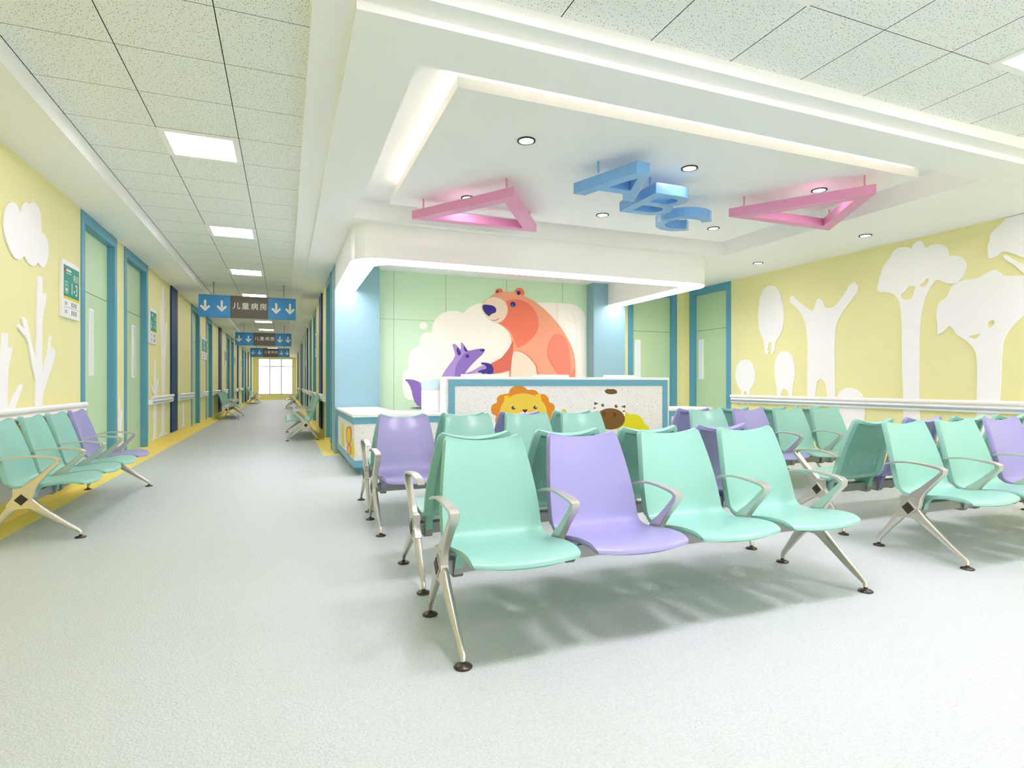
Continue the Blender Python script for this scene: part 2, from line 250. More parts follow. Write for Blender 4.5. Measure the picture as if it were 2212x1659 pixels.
 'trunk_big': [[(6.483,2.127),(6.583,2.125),(6.594,1.928),(6.62,1.969),(6.671,1.991),(6.694,1.973),(6.671,1.898),(6.62,1.796),(6.583,1.688),(6.587,1.229),(6.616,1.282),(6.721,1.419),(6.774,1.595),(6.809,1.6),(6.791,1.476),(6.862,1.485),(6.924,1.447),(6.862,1.329),(6.721,1.178),(6.62,1.06),(6.587,0.942),(6.587,0.567),(6.594,0.23),(6.425,0.206),(6.428,0.583),(6.428,0.948),(6.443,1.151),(6.367,1.275),(6.277,1.495),(6.219,1.54),(6.065,1.61),(6.08,1.641),(6.176,1.62),(6.189,1.61),(6.135,1.694),(6.176,1.707),(6.248,1.688),(6.307,1.559),(6.382,1.44),(6.443,1.366),(6.459,1.634),(6.459,1.76),(6.458,1.676),(6.473,1.901)]],
 'trunk_edge': [[(5.772,1.539),(5.875,1.544),(5.875,1.427),(5.942,1.438),(5.96,1.416),(5.908,1.311),(5.875,1.196),(5.876,0.939),(6.105,1.132),(6.16,1.126),(6.148,1.089),(6.024,0.945),(5.937,0.784),(5.886,0.636),(5.886,0.333),(5.998,0.17),(5.617,0.17),(5.677,0.656),(5.677,0.947),(5.724,1.238)]],
 'sapling_door': [[(9.257,0.95),(9.304,0.949),(9.318,0.65),(9.399,0.774),(9.435,0.759),(9.351,0.488),(9.339,0.17),(9.245,0.17),(9.257,0.495),(9.21,0.656),(9.234,0.667),(9.271,0.589)]],
 'tree_far': [[(12.277,2.945),(12.372,2.947),(12.394,2.339),(12.438,1.561),(12.595,2.298),(12.655,2.287),(12.572,1.918),(12.46,1.387),(12.416,0.249),(12.733,0.17),(11.971,0.17),(12.221,0.255),(12.221,1.382),(12.094,2.223),(12.074,2.668),(12.149,2.67),(12.242,2.109),(12.277,2.327)]],
 'tree_short': [[(11.577,1.537),(11.627,1.531),(11.654,1.061),(11.842,1.225),(11.89,1.209),(11.731,0.963),(11.685,0.199),(11.93,0.17),(11.354,0.17),(11.521,0.197),(11.521,0.926),(11.282,1.11),(11.318,1.126),(11.539,0.998)]],
 'tree_small': [[(14.479,0.736),(14.621,0.732),(14.653,0.197),(14.941,0.17),(14.286,0.17),(14.467,0.21)]],
 'cloud_m': [[(1.895,1.274),(1.899,1.307),(1.909,1.335),(1.925,1.36),(1.954,1.383),(1.995,1.404),(2.007,1.436),(1.991,1.481),(1.983,1.524),(1.983,1.565),(1.995,1.611),(2.02,1.66),(2.049,1.704),(2.082,1.742),(2.125,1.771),(2.179,1.791),(2.202,1.822),(2.194,1.865),(2.194,1.907),(2.202,1.949),(2.221,1.982),(2.25,2.008),(2.286,2.027),(2.328,2.038),(2.367,2.041),(2.402,2.037),(2.419,2.057),(2.415,2.103),(2.423,2.155),(2.441,2.214),(2.472,2.269),(2.515,2.321),(2.566,2.365),(2.626,2.402),(2.691,2.426),(2.76,2.44),(2.826,2.444),(2.887,2.438),(2.935,2.428),(2.971,2.412),(3.006,2.424),(3.041,2.462),(3.086,2.501),(3.139,2.542),(3.198,2.574),(3.26,2.596),(3.337,2.612),(3.428,2.622),(3.709,2.64),(4.191,2.667),(4.615,2.685),(4.975,2.693),(5.195,2.688),(5.267,2.671),(5.334,2.64),(5.396,2.597),(5.443,2.547),(5.475,2.488),(5.494,2.426),(5.501,2.362),(5.505,1.948),(5.505,1.184),(4.566,0.813),(2.851,0.831),(2.04,0.846),(1.991,0.859),(1.952,0.886),(1.923,0.927),(1.905,0.984),(1.897,1.058),(1.893,1.135),(1.893,1.217)]],
 'bubble': [[(2.331,2.156),(2.329,2.141),(2.324,2.127),(2.315,2.115),(2.304,2.104),(2.291,2.096),(2.276,2.091),(2.26,2.089),(2.244,2.09),(2.229,2.094),(2.216,2.101),(2.205,2.111),(2.197,2.123),(2.191,2.136),(2.19,2.15),(2.191,2.165),(2.197,2.179),(2.205,2.191),(2.216,2.202),(2.229,2.21),(2.244,2.215),(2.26,2.218),(2.276,2.217),(2.291,2.212),(2.304,2.205),(2.315,2.196),(2.324,2.184),(2.329,2.17)]],
 'ghost_trunk': [[(4.838,2.68),(4.89,2.683),(4.89,2.342),(4.925,1.281),(4.864,1.281),(4.838,2.34)]],
 'ghost_tree': [[(5.278,2.504),(5.292,2.358),(5.407,2.464),(5.413,2.455),(5.303,2.331),(5.307,2.248),(5.315,1.918),(5.328,1.283),(5.282,1.283),(5.286,1.917),(5.282,2.247),(5.169,2.554),(5.175,2.558),(5.272,2.376)]],
 'ghost_branch': [[(5.036,2.475),(5.044,2.479),(5.148,2.371),(5.278,2.302),(5.278,2.291),(5.138,2.361)]],
 'bear_ear_l': [[(3.749,2.833),(3.747,2.818),(3.742,2.804),(3.734,2.791),(3.723,2.78),(3.71,2.771),(3.695,2.766),(3.68,2.763),(3.665,2.764),(3.65,2.768),(3.637,2.775),(3.627,2.785),(3.618,2.797),(3.613,2.811),(3.612,2.825),(3.613,2.84),(3.618,2.854),(3.627,2.867),(3.637,2.878),(3.65,2.887),(3.665,2.893),(3.68,2.895),(3.695,2.895),(3.71,2.891),(3.723,2.884),(3.734,2.874),(3.742,2.862),(3.747,2.848)]],
 'bear_ear_r': [[(4.182,2.841),(4.18,2.82),(4.173,2.799),(4.161,2.78),(4.146,2.764),(4.128,2.752),(4.108,2.744),(4.087,2.74),(4.065,2.741),(4.045,2.747),(4.027,2.758),(4.012,2.772),(4.001,2.789),(3.994,2.809),(3.991,2.83),(3.994,2.851),(4.001,2.872),(4.012,2.89),(4.027,2.906),(4.045,2.919),(4.065,2.927),(4.087,2.931),(4.108,2.93),(4.128,2.924),(4.146,2.914),(4.161,2.899),(4.173,2.882),(4.18,2.862)]],
 'bear': [[(3.517,2.743),(3.574,2.777),(3.644,2.805),(3.728,2.829),(3.826,2.844),(3.938,2.849),(4.043,2.834),(4.138,2.8),(4.244,2.757),(4.36,2.706),(4.477,2.638),(4.595,2.554),(4.709,2.461),(4.819,2.357),(4.92,2.248),(5.011,2.133),(5.092,2.012),(5.164,1.886),(5.215,1.764),(5.246,1.645),(5.261,1.531),(5.261,1.42),(5.256,1.228),(5.246,0.952),(4.894,0.818),(4.225,0.825),(3.896,0.969),(3.887,1.249),(3.891,1.473),(3.91,1.64),(3.924,1.781),(3.934,1.895),(3.929,1.983),(3.91,2.044),(3.872,2.104),(3.816,2.163),(3.755,2.207),(3.69,2.235),(3.612,2.266),(3.52,2.302),(3.456,2.379),(3.419,2.498),(3.423,2.6),(3.466,2.684)]],
 'bear_face': [[(3.823,2.675),(3.913,2.703),(4.005,2.713),(4.1,2.705),(4.186,2.683),(4.263,2.647),(4.331,2.595),(4.389,2.527),(4.434,2.451),(4.465,2.367),(4.476,2.28),(4.466,2.191),(4.436,2.109),(4.385,2.036),(4.321,1.97),(4.244,1.91),(4.161,1.858),(4.073,1.814),(4.02,1.815),(4.001,1.861),(3.981,1.92),(3.959,1.995),(3.924,2.062),(3.877,2.121),(3.819,2.173),(3.748,2.217),(3.7,2.242),(3.672,2.249),(3.676,2.28),(3.714,2.337),(3.755,2.401),(3.802,2.473),(3.814,2.547),(3.79,2.623)]],
 'bear_snout': [[(3.533,2.724),(3.616,2.726),(3.69,2.712),(3.755,2.683),(3.802,2.642),(3.83,2.589),(3.844,2.536),(3.844,2.484),(3.831,2.43),(3.805,2.377),(3.769,2.328),(3.722,2.284),(3.67,2.26),(3.613,2.256),(3.556,2.27),(3.501,2.301),(3.458,2.333),(3.427,2.368),(3.393,2.415),(3.356,2.474),(3.34,2.522),(3.344,2.561),(3.36,2.599),(3.387,2.635),(3.424,2.67),(3.469,2.705)]],
 'bear_nose': [[(3.35,2.562),(3.366,2.575),(3.399,2.582),(3.449,2.582),(3.497,2.579),(3.543,2.573),(3.579,2.557),(3.607,2.532),(3.619,2.502),(3.614,2.465),(3.593,2.441),(3.556,2.429),(3.529,2.416),(3.51,2.404),(3.498,2.39),(3.492,2.373),(3.471,2.375),(3.436,2.394),(3.405,2.42),(3.378,2.453),(3.359,2.491),(3.348,2.534)]],
 'bear_mouth': [[(3.529,2.308),(3.602,2.307),(3.68,2.349),(3.684,2.342),(3.606,2.297),(3.529,2.301)]],
 'bear_eye': [[(3.999,2.617),(3.998,2.606),(3.994,2.596),(3.988,2.586),(3.98,2.578),(3.97,2.572),(3.959,2.567),(3.948,2.566),(3.937,2.566),(3.926,2.569),(3.916,2.575),(3.908,2.582),(3.902,2.591),(3.898,2.601),(3.897,2.612),(3.898,2.623),(3.902,2.634),(3.908,2.643),(3.916,2.652),(3.926,2.658),(3.937,2.662),(3.948,2.664),(3.959,2.663),(3.97,2.66),(3.98,2.655),(3.988,2.648),(3.994,2.639),(3.998,2.628)]],
 'bear_eye_glint': [[(3.955,2.596),(3.955,2.591),(3.954,2.586),(3.951,2.581),(3.948,2.578),(3.945,2.575),(3.941,2.573),(3.937,2.572),(3.932,2.572),(3.928,2.574),(3.925,2.577),(3.922,2.58),(3.92,2.584),(3.918,2.589),(3.918,2.594),(3.918,2.599),(3.92,2.604),(3.922,2.608),(3.925,2.612),(3.928,2.615),(3.932,2.617),(3.937,2.618),(3.941,2.617),(3.945,2.616),(3.948,2.613),(3.951,2.61),(3.954,2.606),(3.955,2.601)]],
 'bear_ear_in_l': [[(3.639,2.858),(3.658,2.844),(3.66,2.831),(3.646,2.819),(3.635,2.814),(3.625,2.815),(3.623,2.828),(3.628,2.852)]],
 'bear_ear_in_r': [[(4.098,2.836),(4.097,2.827),(4.094,2.819),(4.09,2.812),(4.084,2.805),(4.077,2.8),(4.07,2.797),(4.062,2.795),(4.054,2.796),(4.046,2.798),(4.039,2.802),(4.033,2.808),(4.029,2.815),(4.027,2.823),(4.026,2.832),(4.027,2.841),(4.029,2.849),(4.033,2.857),(4.039,2.863),(4.046,2.868),(4.054,2.871),(4.062,2.873),(4.07,2.872),(4.077,2.87),(4.084,2.866),(4.09,2.86),(4.094,2.853),(4.097,2.845)]],
 'bear_arm': [[(3.95,1.926),(3.882,1.793),(3.732,1.615),(3.51,1.499),(3.547,1.439),(3.556,1.321),(3.695,1.336),(3.901,1.393),(3.92,1.566),(3.946,1.742)]],
 'bear_paw': [[(3.335,1.519),(3.354,1.524),(3.399,1.521),(3.467,1.51),(3.515,1.488),(3.543,1.455),(3.558,1.424),(3.56,1.393),(3.557,1.362),(3.548,1.33),(3.521,1.314),(3.477,1.313),(3.442,1.318),(3.414,1.326),(3.392,1.325),(3.374,1.315),(3.358,1.317),(3.344,1.334),(3.317,1.342),(3.276,1.341),(3.263,1.35),(3.276,1.367),(3.297,1.384),(3.324,1.402),(3.353,1.412),(3.385,1.415),(3.406,1.425),(3.417,1.442),(3.417,1.458),(3.406,1.473),(3.387,1.483),(3.36,1.489),(3.341,1.498),(3.33,1.511)]],
 'bear_back': [[(4.892,2.098),(4.947,2.077),(5.001,2.033),(5.051,1.964),(5.09,1.88),(5.115,1.78),(5.133,1.639),(5.143,1.456),(5.146,1.227),(5.141,0.953),(5.128,0.816),(5.107,0.816),(5.051,0.933),(4.96,1.165),(4.879,1.328),(4.809,1.423),(4.746,1.515),(4.692,1.604),(4.662,1.68),(4.657,1.743),(4.664,1.811),(4.684,1.883),(4.714,1.954),(4.754,2.023),(4.796,2.07),(4.842,2.096)]],
 'bear_haunch': [[(5.245,1.439),(5.251,1.365),(5.22,0.815),(5.097,0.816),(5.169,1.31)]],
 'bear_belly_line': [[(3.962,1.739),(4.009,1.751),(4.071,1.748),(4.148,1.729),(4.229,1.685),(4.316,1.616),(4.387,1.544),(4.44,1.468),(4.48,1.279),(4.504,0.974),(4.36,0.824),(4.052,0.827),(3.898,0.969),(3.894,1.249),(3.903,1.475),(3.927,1.647)]],
 'bear_belly': [[(3.957,1.73),(3.995,1.742),(4.052,1.738),(4.129,1.716),(4.208,1.672),(4.29,1.605),(4.355,1.536),(4.404,1.466),(4.438,1.279),(4.458,0.975),(4.324,0.824),(4.04,0.827),(3.899,0.969),(3.896,1.249),(3.906,1.473),(3.928,1.64)]],
 'fox': [[(2.613,1.303),(2.665,1.387),(2.73,1.476),(2.808,1.57),(2.841,1.647),(2.828,1.705),(2.812,1.759),(2.794,1.808),(2.792,1.838),(2.806,1.851),(2.827,1.851),(2.855,1.836),(2.89,1.805),(2.932,1.758),(2.95,1.765),(2.945,1.826),(2.946,1.864),(2.953,1.879),(2.969,1.876),(2.994,1.852),(3.023,1.812),(3.057,1.755),(3.092,1.731),(3.13,1.741),(3.184,1.753),(3.256,1.768),(3.315,1.776),(3.36,1.776),(3.387,1.77),(3.396,1.757),(3.392,1.732),(3.374,1.693),(3.333,1.649),(3.269,1.598),(3.215,1.551),(3.171,1.507),(3.126,1.464),(3.081,1.421),(3.046,1.378),(3.019,1.335),(3.002,1.195),(2.993,0.957),(2.834,0.804),(2.532,0.736),(2.382,0.738),(2.379,0.809),(2.43,0.948),(2.535,1.156)]],
 'fox_shade': [[(3.048,1.712),(3.103,1.732),(3.171,1.75),(3.251,1.766),(3.316,1.773),(3.363,1.772),(3.389,1.764),(3.394,1.751),(3.384,1.724),(3.359,1.685),(3.315,1.637),(3.251,1.58),(3.193,1.524),(3.139,1.47),(3.086,1.41),(3.033,1.346),(2.988,1.195),(2.953,0.957),(2.909,0.839),(2.856,0.839),(2.829,0.979),(2.827,1.258),(2.845,1.435),(2.882,1.512),(2.916,1.567),(2.946,1.602),(2.976,1.64),(3.006,1.681)]],
 'fox_ear_in_l': [[(2.874,1.786),(2.891,1.778),(2.914,1.751),(2.942,1.706),(2.946,1.671),(2.925,1.647),(2.903,1.646),(2.88,1.666),(2.868,1.705),(2.866,1.762)]],
 'fox_ear_in_r': [[(3.005,1.815),(3.02,1.804),(3.039,1.779),(3.062,1.74),(3.063,1.718),(3.043,1.713),(3.025,1.721),(3.009,1.742),(3.0,1.769),(2.998,1.803)]],
 'fox_eye': [[(3.1,1.635),(3.099,1.628),(3.097,1.621),(3.093,1.615),(3.087,1.61),(3.081,1.606),(3.074,1.603),(3.066,1.602),(3.059,1.603),(3.052,1.605),(3.045,1.609),(3.04,1.614),(3.036,1.62),(3.033,1.627),(3.033,1.634),(3.033,1.641),(3.036,1.648),(3.04,1.654),(3.045,1.659),(3.052,1.663),(3.059,1.666),(3.066,1.667),(3.074,1.666),(3.081,1.664),(3.087,1.66),(3.093,1.655),(3.097,1.649),(3.099,1.642)]],
 'fox_nose': [[(3.308,1.76),(3.358,1.772),(3.387,1.771),(3.396,1.758),(3.397,1.744),(3.39,1.731),(3.374,1.724),(3.349,1.721),(3.324,1.729),(3.297,1.745)]],
 'fox_arm': [[(3.05,1.332),(3.139,1.36),(3.211,1.392),(3.265,1.427),(3.31,1.45),(3.346,1.461),(3.38,1.461),(3.412,1.451),(3.424,1.435),(3.414,1.414),(3.392,1.4),(3.355,1.396),(3.321,1.387),(3.29,1.374),(3.258,1.358),(3.227,1.338),(3.173,1.323),(3.097,1.311),(3.046,1.309),(3.019,1.314)]],
 'fox_tail': [[(1.954,1.212),(2.028,1.212),(2.094,1.202),(2.152,1.182),(2.202,1.148),(2.244,1.101),(2.273,1.052),(2.29,1.003),(2.317,0.949),(2.355,0.89),(2.377,0.823),(2.381,0.746),(2.341,0.711),(2.257,0.716),(2.19,0.739),(2.14,0.778),(2.104,0.827),(2.084,0.884),(2.067,0.946),(2.055,1.012),(2.034,1.074),(2.005,1.131),(1.972,1.173),(1.935,1.199)]],
 'fox_tail_stripe': [[(2.167,1.18),(2.204,1.161),(2.238,1.129),(2.267,1.083),(2.288,1.036),(2.301,0.986),(2.326,0.932),(2.364,0.874),(2.383,0.834),(2.383,0.813),(2.36,0.826),(2.313,0.872),(2.28,0.928),(2.259,0.994),(2.236,1.052),(2.211,1.102),(2.185,1.143),(2.16,1.174)]],
 'fox_shadow': [[(2.024,0.715),(2.148,0.721),(2.383,0.718),(2.383,0.701),(2.148,0.705)]],
 'mane': [[(2.805,1.014),(2.81,1.04),(2.826,1.064),(2.854,1.086),(2.887,1.1),(2.925,1.107),(2.965,1.106),(3.008,1.096),(3.042,1.079),(3.066,1.055),(3.095,1.046),(3.128,1.052),(3.162,1.05),(3.196,1.039),(3.221,1.023),(3.235,1.0),(3.264,0.99),(3.309,0.991),(3.346,0.98),(3.375,0.955),(3.392,0.925),(3.397,0.889),(3.415,0.87),(3.445,0.867),(3.468,0.848),(3.485,0.815),(3.487,0.782),(3.475,0.751),(3.46,0.73),(3.44,0.72),(3.437,0.697),(3.452,0.663),(3.45,0.628),(3.43,0.592),(3.402,0.566),(3.368,0.549),(3.341,0.523),(3.321,0.488),(3.282,0.466),(3.223,0.459),(3.174,0.445),(3.136,0.424),(3.087,0.421),(3.03,0.437),(2.972,0.438),(2.916,0.427),(2.868,0.435),(2.831,0.463),(2.788,0.482),(2.742,0.492),(2.709,0.512),(2.691,0.543),(2.665,0.568),(2.633,0.586),(2.614,0.61),(2.607,0.641),(2.609,0.669),(2.62,0.695),(2.61,0.712),(2.578,0.721),(2.557,0.743),(2.547,0.778),(2.547,0.81),(2.557,0.84),(2.58,0.862),(2.617,0.874),(2.633,0.896),(2.628,0.926),(2.637,0.952),(2.661,0.973),(2.689,0.987),(2.724,0.993),(2.756,0.997),(2.787,0.999)]],
 'lion_ear_l': [[(2.737,0.971),(2.812,0.978),(2.728,0.853)]],
 'lion_ear_r': [[(3.184,0.986),(3.268,0.989),(3.288,0.864)]],
 'lion_face': [[(3.364,0.728),(3.359,0.681),(3.343,0.636),(3.316,0.593),(3.28,0.555),(3.237,0.523),(3.186,0.498),(3.13,0.479),(3.071,0.469),(3.011,0.467),(2.95,0.473),(2.892,0.487),(2.838,0.508),(2.789,0.536),(2.748,0.57),(2.714,0.608),(2.689,0.651),(2.674,0.695),(2.668,0.741),(2.674,0.787),(2.689,0.831),(2.714,0.873),(2.748,0.91),(2.789,0.942),(2.838,0.968),(2.892,0.988),(2.95,0.999),(3.011,1.003),(3.071,0.998),(3.13,0.986),(3.186,0.966),(3.237,0.938),(3.28,0.904),(3.316,0.865),(3.343,0.822),(3.359,0.776)]],
 'lion_muzzle': [[(3.161,0.684),(3.158,0.67),(3.148,0.657),(3.133,0.645),(3.113,0.635),(3.089,0.628),(3.062,0.624),(3.034,0.623),(3.006,0.625),(2.979,0.631),(2.955,0.639),(2.935,0.649),(2.92,0.662),(2.911,0.675),(2.908,0.689),(2.911,0.703),(2.92,0.717),(2.935,0.728),(2.955,0.738),(2.979,0.745),(3.006,0.749),(3.034,0.75),(3.062,0.748),(3.089,0.743),(3.113,0.735),(3.133,0.724),(3.148,0.712),(3.158,0.698)]],
 'lion_eye_l': [[(2.895,0.807),(2.894,0.802),(2.892,0.797),(2.889,0.792),(2.884,0.788),(2.879,0.785),(2.873,0.784),(2.866,0.783),(2.86,0.784),(2.854,0.786),(2.849,0.789),(2.844,0.793),(2.841,0.797),(2.839,0.803),(2.838,0.808),(2.839,0.813),(2.841,0.819),(2.844,0.823),(2.849,0.827),(2.854,0.83),(2.86,0.832),(2.866,0.832),(2.873,0.831),(2.879,0.83),(2.884,0.827),(2.889,0.823),(2.892,0.818),(2.894,0.813)]],
 'lion_eye_r': [[(3.217,0.808),(3.216,0.802),(3.214,0.797),(3.211,0.792),(3.206,0.788),(3.201,0.785),(3.194,0.784),(3.188,0.783),(3.181,0.784),(3.175,0.786),(3.17,0.789),(3.165,0.793),(3.162,0.798),(3.16,0.803),(3.159,0.808),(3.16,0.814),(3.162,0.819),(3.165,0.824),(3.17,0.828),(3.175,0.831),(3.181,0.832),(3.188,0.833),(3.194,0.832),(3.201,0.83),(3.206,0.827),(3.211,0.823),(3.214,0.818),(3.216,0.813)]],
 'lion_glint_l': [[(2.889,0.816),(2.888,0.812),(2.884,0.808),(2.88,0.807),(2.875,0.809),(2.871,0.812),(2.87,0.816),(2.871,0.821),(2.875,0.824),(2.88,0.825),(2.884,0.824),(2.888,0.82)]],
 'lion_glint_r': [[(3.209,0.817),(3.208,0.812),(3.204,0.809),(3.2,0.808),(3.195,0.809),(3.191,0.812),(3.19,0.817),(3.191,0.821),(3.195,0.825),(3.2,0.826),(3.204,0.824),(3.208,0.821)]],
 'lion_nose': [[(2.992,0.783),(3.074,0.783),(3.059,0.76),(3.036,0.736),(3.013,0.758)]],
 'pony_head': [[(4.64,0.771),(4.635,0.71),(4.619,0.652),(4.594,0.598),(4.56,0.551),(4.518,0.514),(4.471,0.486),(4.42,0.47),(4.367,0.466),(4.314,0.473),(4.264,0.492),(4.218,0.522),(4.177,0.561),(4.144,0.608),(4.12,0.662),(4.105,0.72),(4.1,0.779),(4.105,0.839),(4.12,0.896),(4.144,0.949),(4.177,0.995),(4.218,1.033),(4.264,1.062),(4.314,1.079),(4.367,1.085),(4.42,1.079),(4.471,1.061),(4.518,1.032),(4.56,0.993),(4.594,0.945),(4.619,0.891),(4.635,0.832)]],
 'pony_tuft': [[(4.282,1.05),(4.292,1.042),(4.303,1.045),(4.314,1.058),(4.327,1.062),(4.344,1.056),(4.371,1.055),(4.409,1.058),(4.441,1.055),(4.468,1.043),(4.485,1.027),(4.49,1.006),(4.477,0.992),(4.444,0.985),(4.406,0.981),(4.363,0.982),(4.327,0.988),(4.301,0.999),(4.284,1.017),(4.279,1.041)]],
 'pony_eye_l': [[(4.276,0.825),(4.276,0.82),(4.274,0.816),(4.271,0.811),(4.267,0.808),(4.262,0.805),(4.256,0.804),(4.251,0.803),(4.245,0.804),(4.239,0.806),(4.235,0.808),(4.231,0.812),(4.227,0.816),(4.226,0.821),(4.225,0.826),(4.226,0.831),(4.227,0.836),(4.231,0.84),(4.235,0.843),(4.239,0.846),(4.245,0.848),(4.251,0.848),(4.256,0.847),(4.262,0.846),(4.267,0.843),(4.271,0.839),(4.274,0.835),(4.276,0.83)]],
 'pony_eye_r': [[(4.5,0.807),(4.499,0.802),(4.497,0.797),(4.494,0.793),(4.49,0.79),(4.485,0.787),(4.479,0.785),(4.473,0.785),(4.467,0.786),(4.462,0.787),(4.457,0.79),(4.453,0.794),(4.45,0.798),(4.448,0.803),(4.447,0.808),(4.448,0.813),(4.45,0.818),(4.453,0.822),(4.457,0.825),(4.462,0.828),(4.467,0.83),(4.473,0.83),(4.479,0.83),(4.485,0.828),(4.49,0.825),(4.494,0.821),(4.497,0.817),(4.499,0.812)]],
 'pony_glint_l': [[(4.27,0.833),(4.269,0.829),(4.266,0.826),(4.261,0.825),(4.257,0.827),(4.254,0.829),(4.253,0.833),(4.254,0.837),(4.257,0.839),(4.261,0.84),(4.266,0.839),(4.269,0.837)]],
 'pony_glint_r': [[(4.493,0.815),(4.492,0.811),(4.489,0.808),(4.484,0.807),(4.48,0.808),(4.477,0.811),(4.476,0.815),(4.477,0.819),(4.48,0.822),(4.484,0.822),(4.489,0.821),(4.492,0.819)]],
 'pony_stripe': [[(4.11,0.874),(4.182,0.849),(4.112,0.829)],[(4.102,0.798),(4.146,0.784),(4.102,0.772)],[(4.629,0.82),(4.552,0.801),(4.625,0.777)],[(4.57,0.734),(4.621,0.747),(4.614,0.718)]],
 'pony_muzzle': [[(4.618,0.62),(4.615,0.593),(4.603,0.567),(4.585,0.543),(4.561,0.521),(4.53,0.503),(4.495,0.488),(4.457,0.478),(4.415,0.472),(4.373,0.471),(4.331,0.475),(4.291,0.483),(4.253,0.495),(4.219,0.511),(4.189,0.531),(4.165,0.553),(4.148,0.578),(4.137,0.604),(4.133,0.63),(4.137,0.657),(4.148,0.682),(4.165,0.706),(4.189,0.727),(4.219,0.746),(4.253,0.76),(4.291,0.771),(4.331,0.777),(4.373,0.779),(4.415,0.776),(4.457,0.768),(4.495,0.756),(4.53,0.74),(4.561,0.721),(4.585,0.698),(4.603,0.673),(4.615,0.647)]],
 'pony_nostril_l': [[(4.3,0.701),(4.298,0.687),(4.291,0.675),(4.281,0.667),(4.27,0.665),(4.258,0.668),(4.249,0.676),(4.242,0.688),(4.24,0.703),(4.242,0.717),(4.249,0.729),(4.258,0.737),(4.27,0.739),(4.281,0.736),(4.291,0.728),(4.298,0.716)]],
 'pony_nostril_r': [[(4.473,0.685),(4.471,0.671),(4.464,0.659),(4.454,0.651),(4.443,0.648),(4.431,0.651),(4.421,0.659),(4.415,0.672),(4.412,0.686),(4.415,0.701),(4.421,0.713),(4.431,0.721),(4.443,0.723),(4.454,0.72),(4.464,0.712),(4.471,0.699)]],
 'bush': [[(4.518,0.518),(4.567,0.573),(4.596,0.639),(4.603,0.715),(4.613,0.752),(4.624,0.752),(4.645,0.734),(4.676,0.697),(4.719,0.682),(4.775,0.687),(4.832,0.676),(4.888,0.647),(4.925,0.613),(4.942,0.574),(4.97,0.539),(5.01,0.509),(5.036,0.48),(5.048,0.451),(4.973,0.429),(4.815,0.414),(4.68,0.418),(4.57,0.441),(4.509,0.462),(4.498,0.481)]],
 'bud': [[(3.669,0.75),(3.666,0.739),(3.657,0.731),(3.645,0.725),(3.63,0.723),(3.616,0.726),(3.603,0.732),(3.595,0.741),(3.592,0.751),(3.595,0.762),(3.603,0.77),(3.616,0.776),(3.63,0.778),(3.645,0.775),(3.657,0.769),(3.666,0.76)]],
 'side_plant': [[(8.937,0.547),(8.885,0.55),(8.849,0.546),(8.829,0.533),(8.788,0.536),(8.728,0.553),(8.673,0.562),(8.624,0.56),(8.587,0.538),(8.563,0.494),(8.568,0.449),(8.602,0.401),(8.602,0.355),(8.568,0.313),(8.558,0.272),(8.573,0.233),(8.626,0.209),(8.72,0.203),(8.818,0.199),(8.922,0.197),(8.982,0.221),(8.998,0.271),(8.985,0.32),(8.942,0.366),(8.942,0.406),(8.985,0.44),(8.995,0.48),(8.974,0.524)]],
 'side_mane': [[(8.198,0.516),(8.141,0.537),(8.063,0.553),(7.965,0.564),(7.893,0.567),(7.844,0.562),(7.789,0.566),(7.729,0.58),(7.674,0.581),(7.624,0.572),(7.586,0.552),(7.559,0.522),(7.555,0.488),(7.574,0.451),(7.622,0.414),(7.7,0.379),(7.789,0.351),(7.891,0.331),(7.991,0.321),(8.089,0.322),(8.165,0.335),(8.218,0.361),(8.254,0.39),(8.272,0.423),(8.267,0.456),(8.24,0.489)]],
 'side_face': [[(7.63,0.468),(7.638,0.442),(7.663,0.417),(7.703,0.393),(7.755,0.372),(7.817,0.357),(7.884,0.347),(7.953,0.344),(8.018,0.348),(8.075,0.359),(8.119,0.376),(8.147,0.398),(8.156,0.424),(8.147,0.452),(8.119,0.479),(8.075,0.503),(8.018,0.524),(7.953,0.539),(7.884,0.547),(7.817,0.548),(7.755,0.543),(7.703,0.531),(7.663,0.514),(7.638,0.493)]],
 'side_body': [[(8.063,0.309),(7.965,0.327),(7.852,0.34),(7.723,0.348),(7.637,0.34),(7.591,0.317),(7.576,0.286),(7.591,0.248),(7.634,0.221),(7.704,0.202),(7.809,0.191),(7.953,0.187),(8.059,0.195),(8.123,0.216),(8.145,0.245),(8.123,0.281)]],
 'side_tummy': [[(7.739,0.271),(7.745,0.252),(7.762,0.235),(7.788,0.219),(7.822,0.207),(7.86,0.2),(7.898,0.198),(7.933,0.203),(7.96,0.213),(7.978,0.227),(7.984,0.245),(7.978,0.264),(7.96,0.282),(7.933,0.298),(7.898,0.309),(7.86,0.316),(7.822,0.317),(7.788,0.312),(7.762,0.302),(7.745,0.288)]],
 'side_bush': [[(7.525,0.422),(7.44,0.432),(7.385,0.423),(7.359,0.396),(7.324,0.379),(7.278,0.372),(7.251,0.336),(7.244,0.272),(7.279,0.23),(7.358,0.211),(7.44,0.202),(7.525,0.204),(7.572,0.24),(7.58,0.309),(7.58,0.362),(7.572,0.399)]],
}
# ------------------------------------------------------------------ dimensions of the place (metres; camera stands at x=0, y=0)
XL, XR, XE = -2.12, 0.748, 7.85        # left corridor wall, right corridor wall, right wall of the waiting hall
YB, YE, YN = 9.97, 45.0, -5.0          # back wall of the hall, end of the corridor, wall behind the camera
ZC, ZD = 3.22, 3.08                    # tiled ceiling, lowered plaster ceiling
WT = 0.16

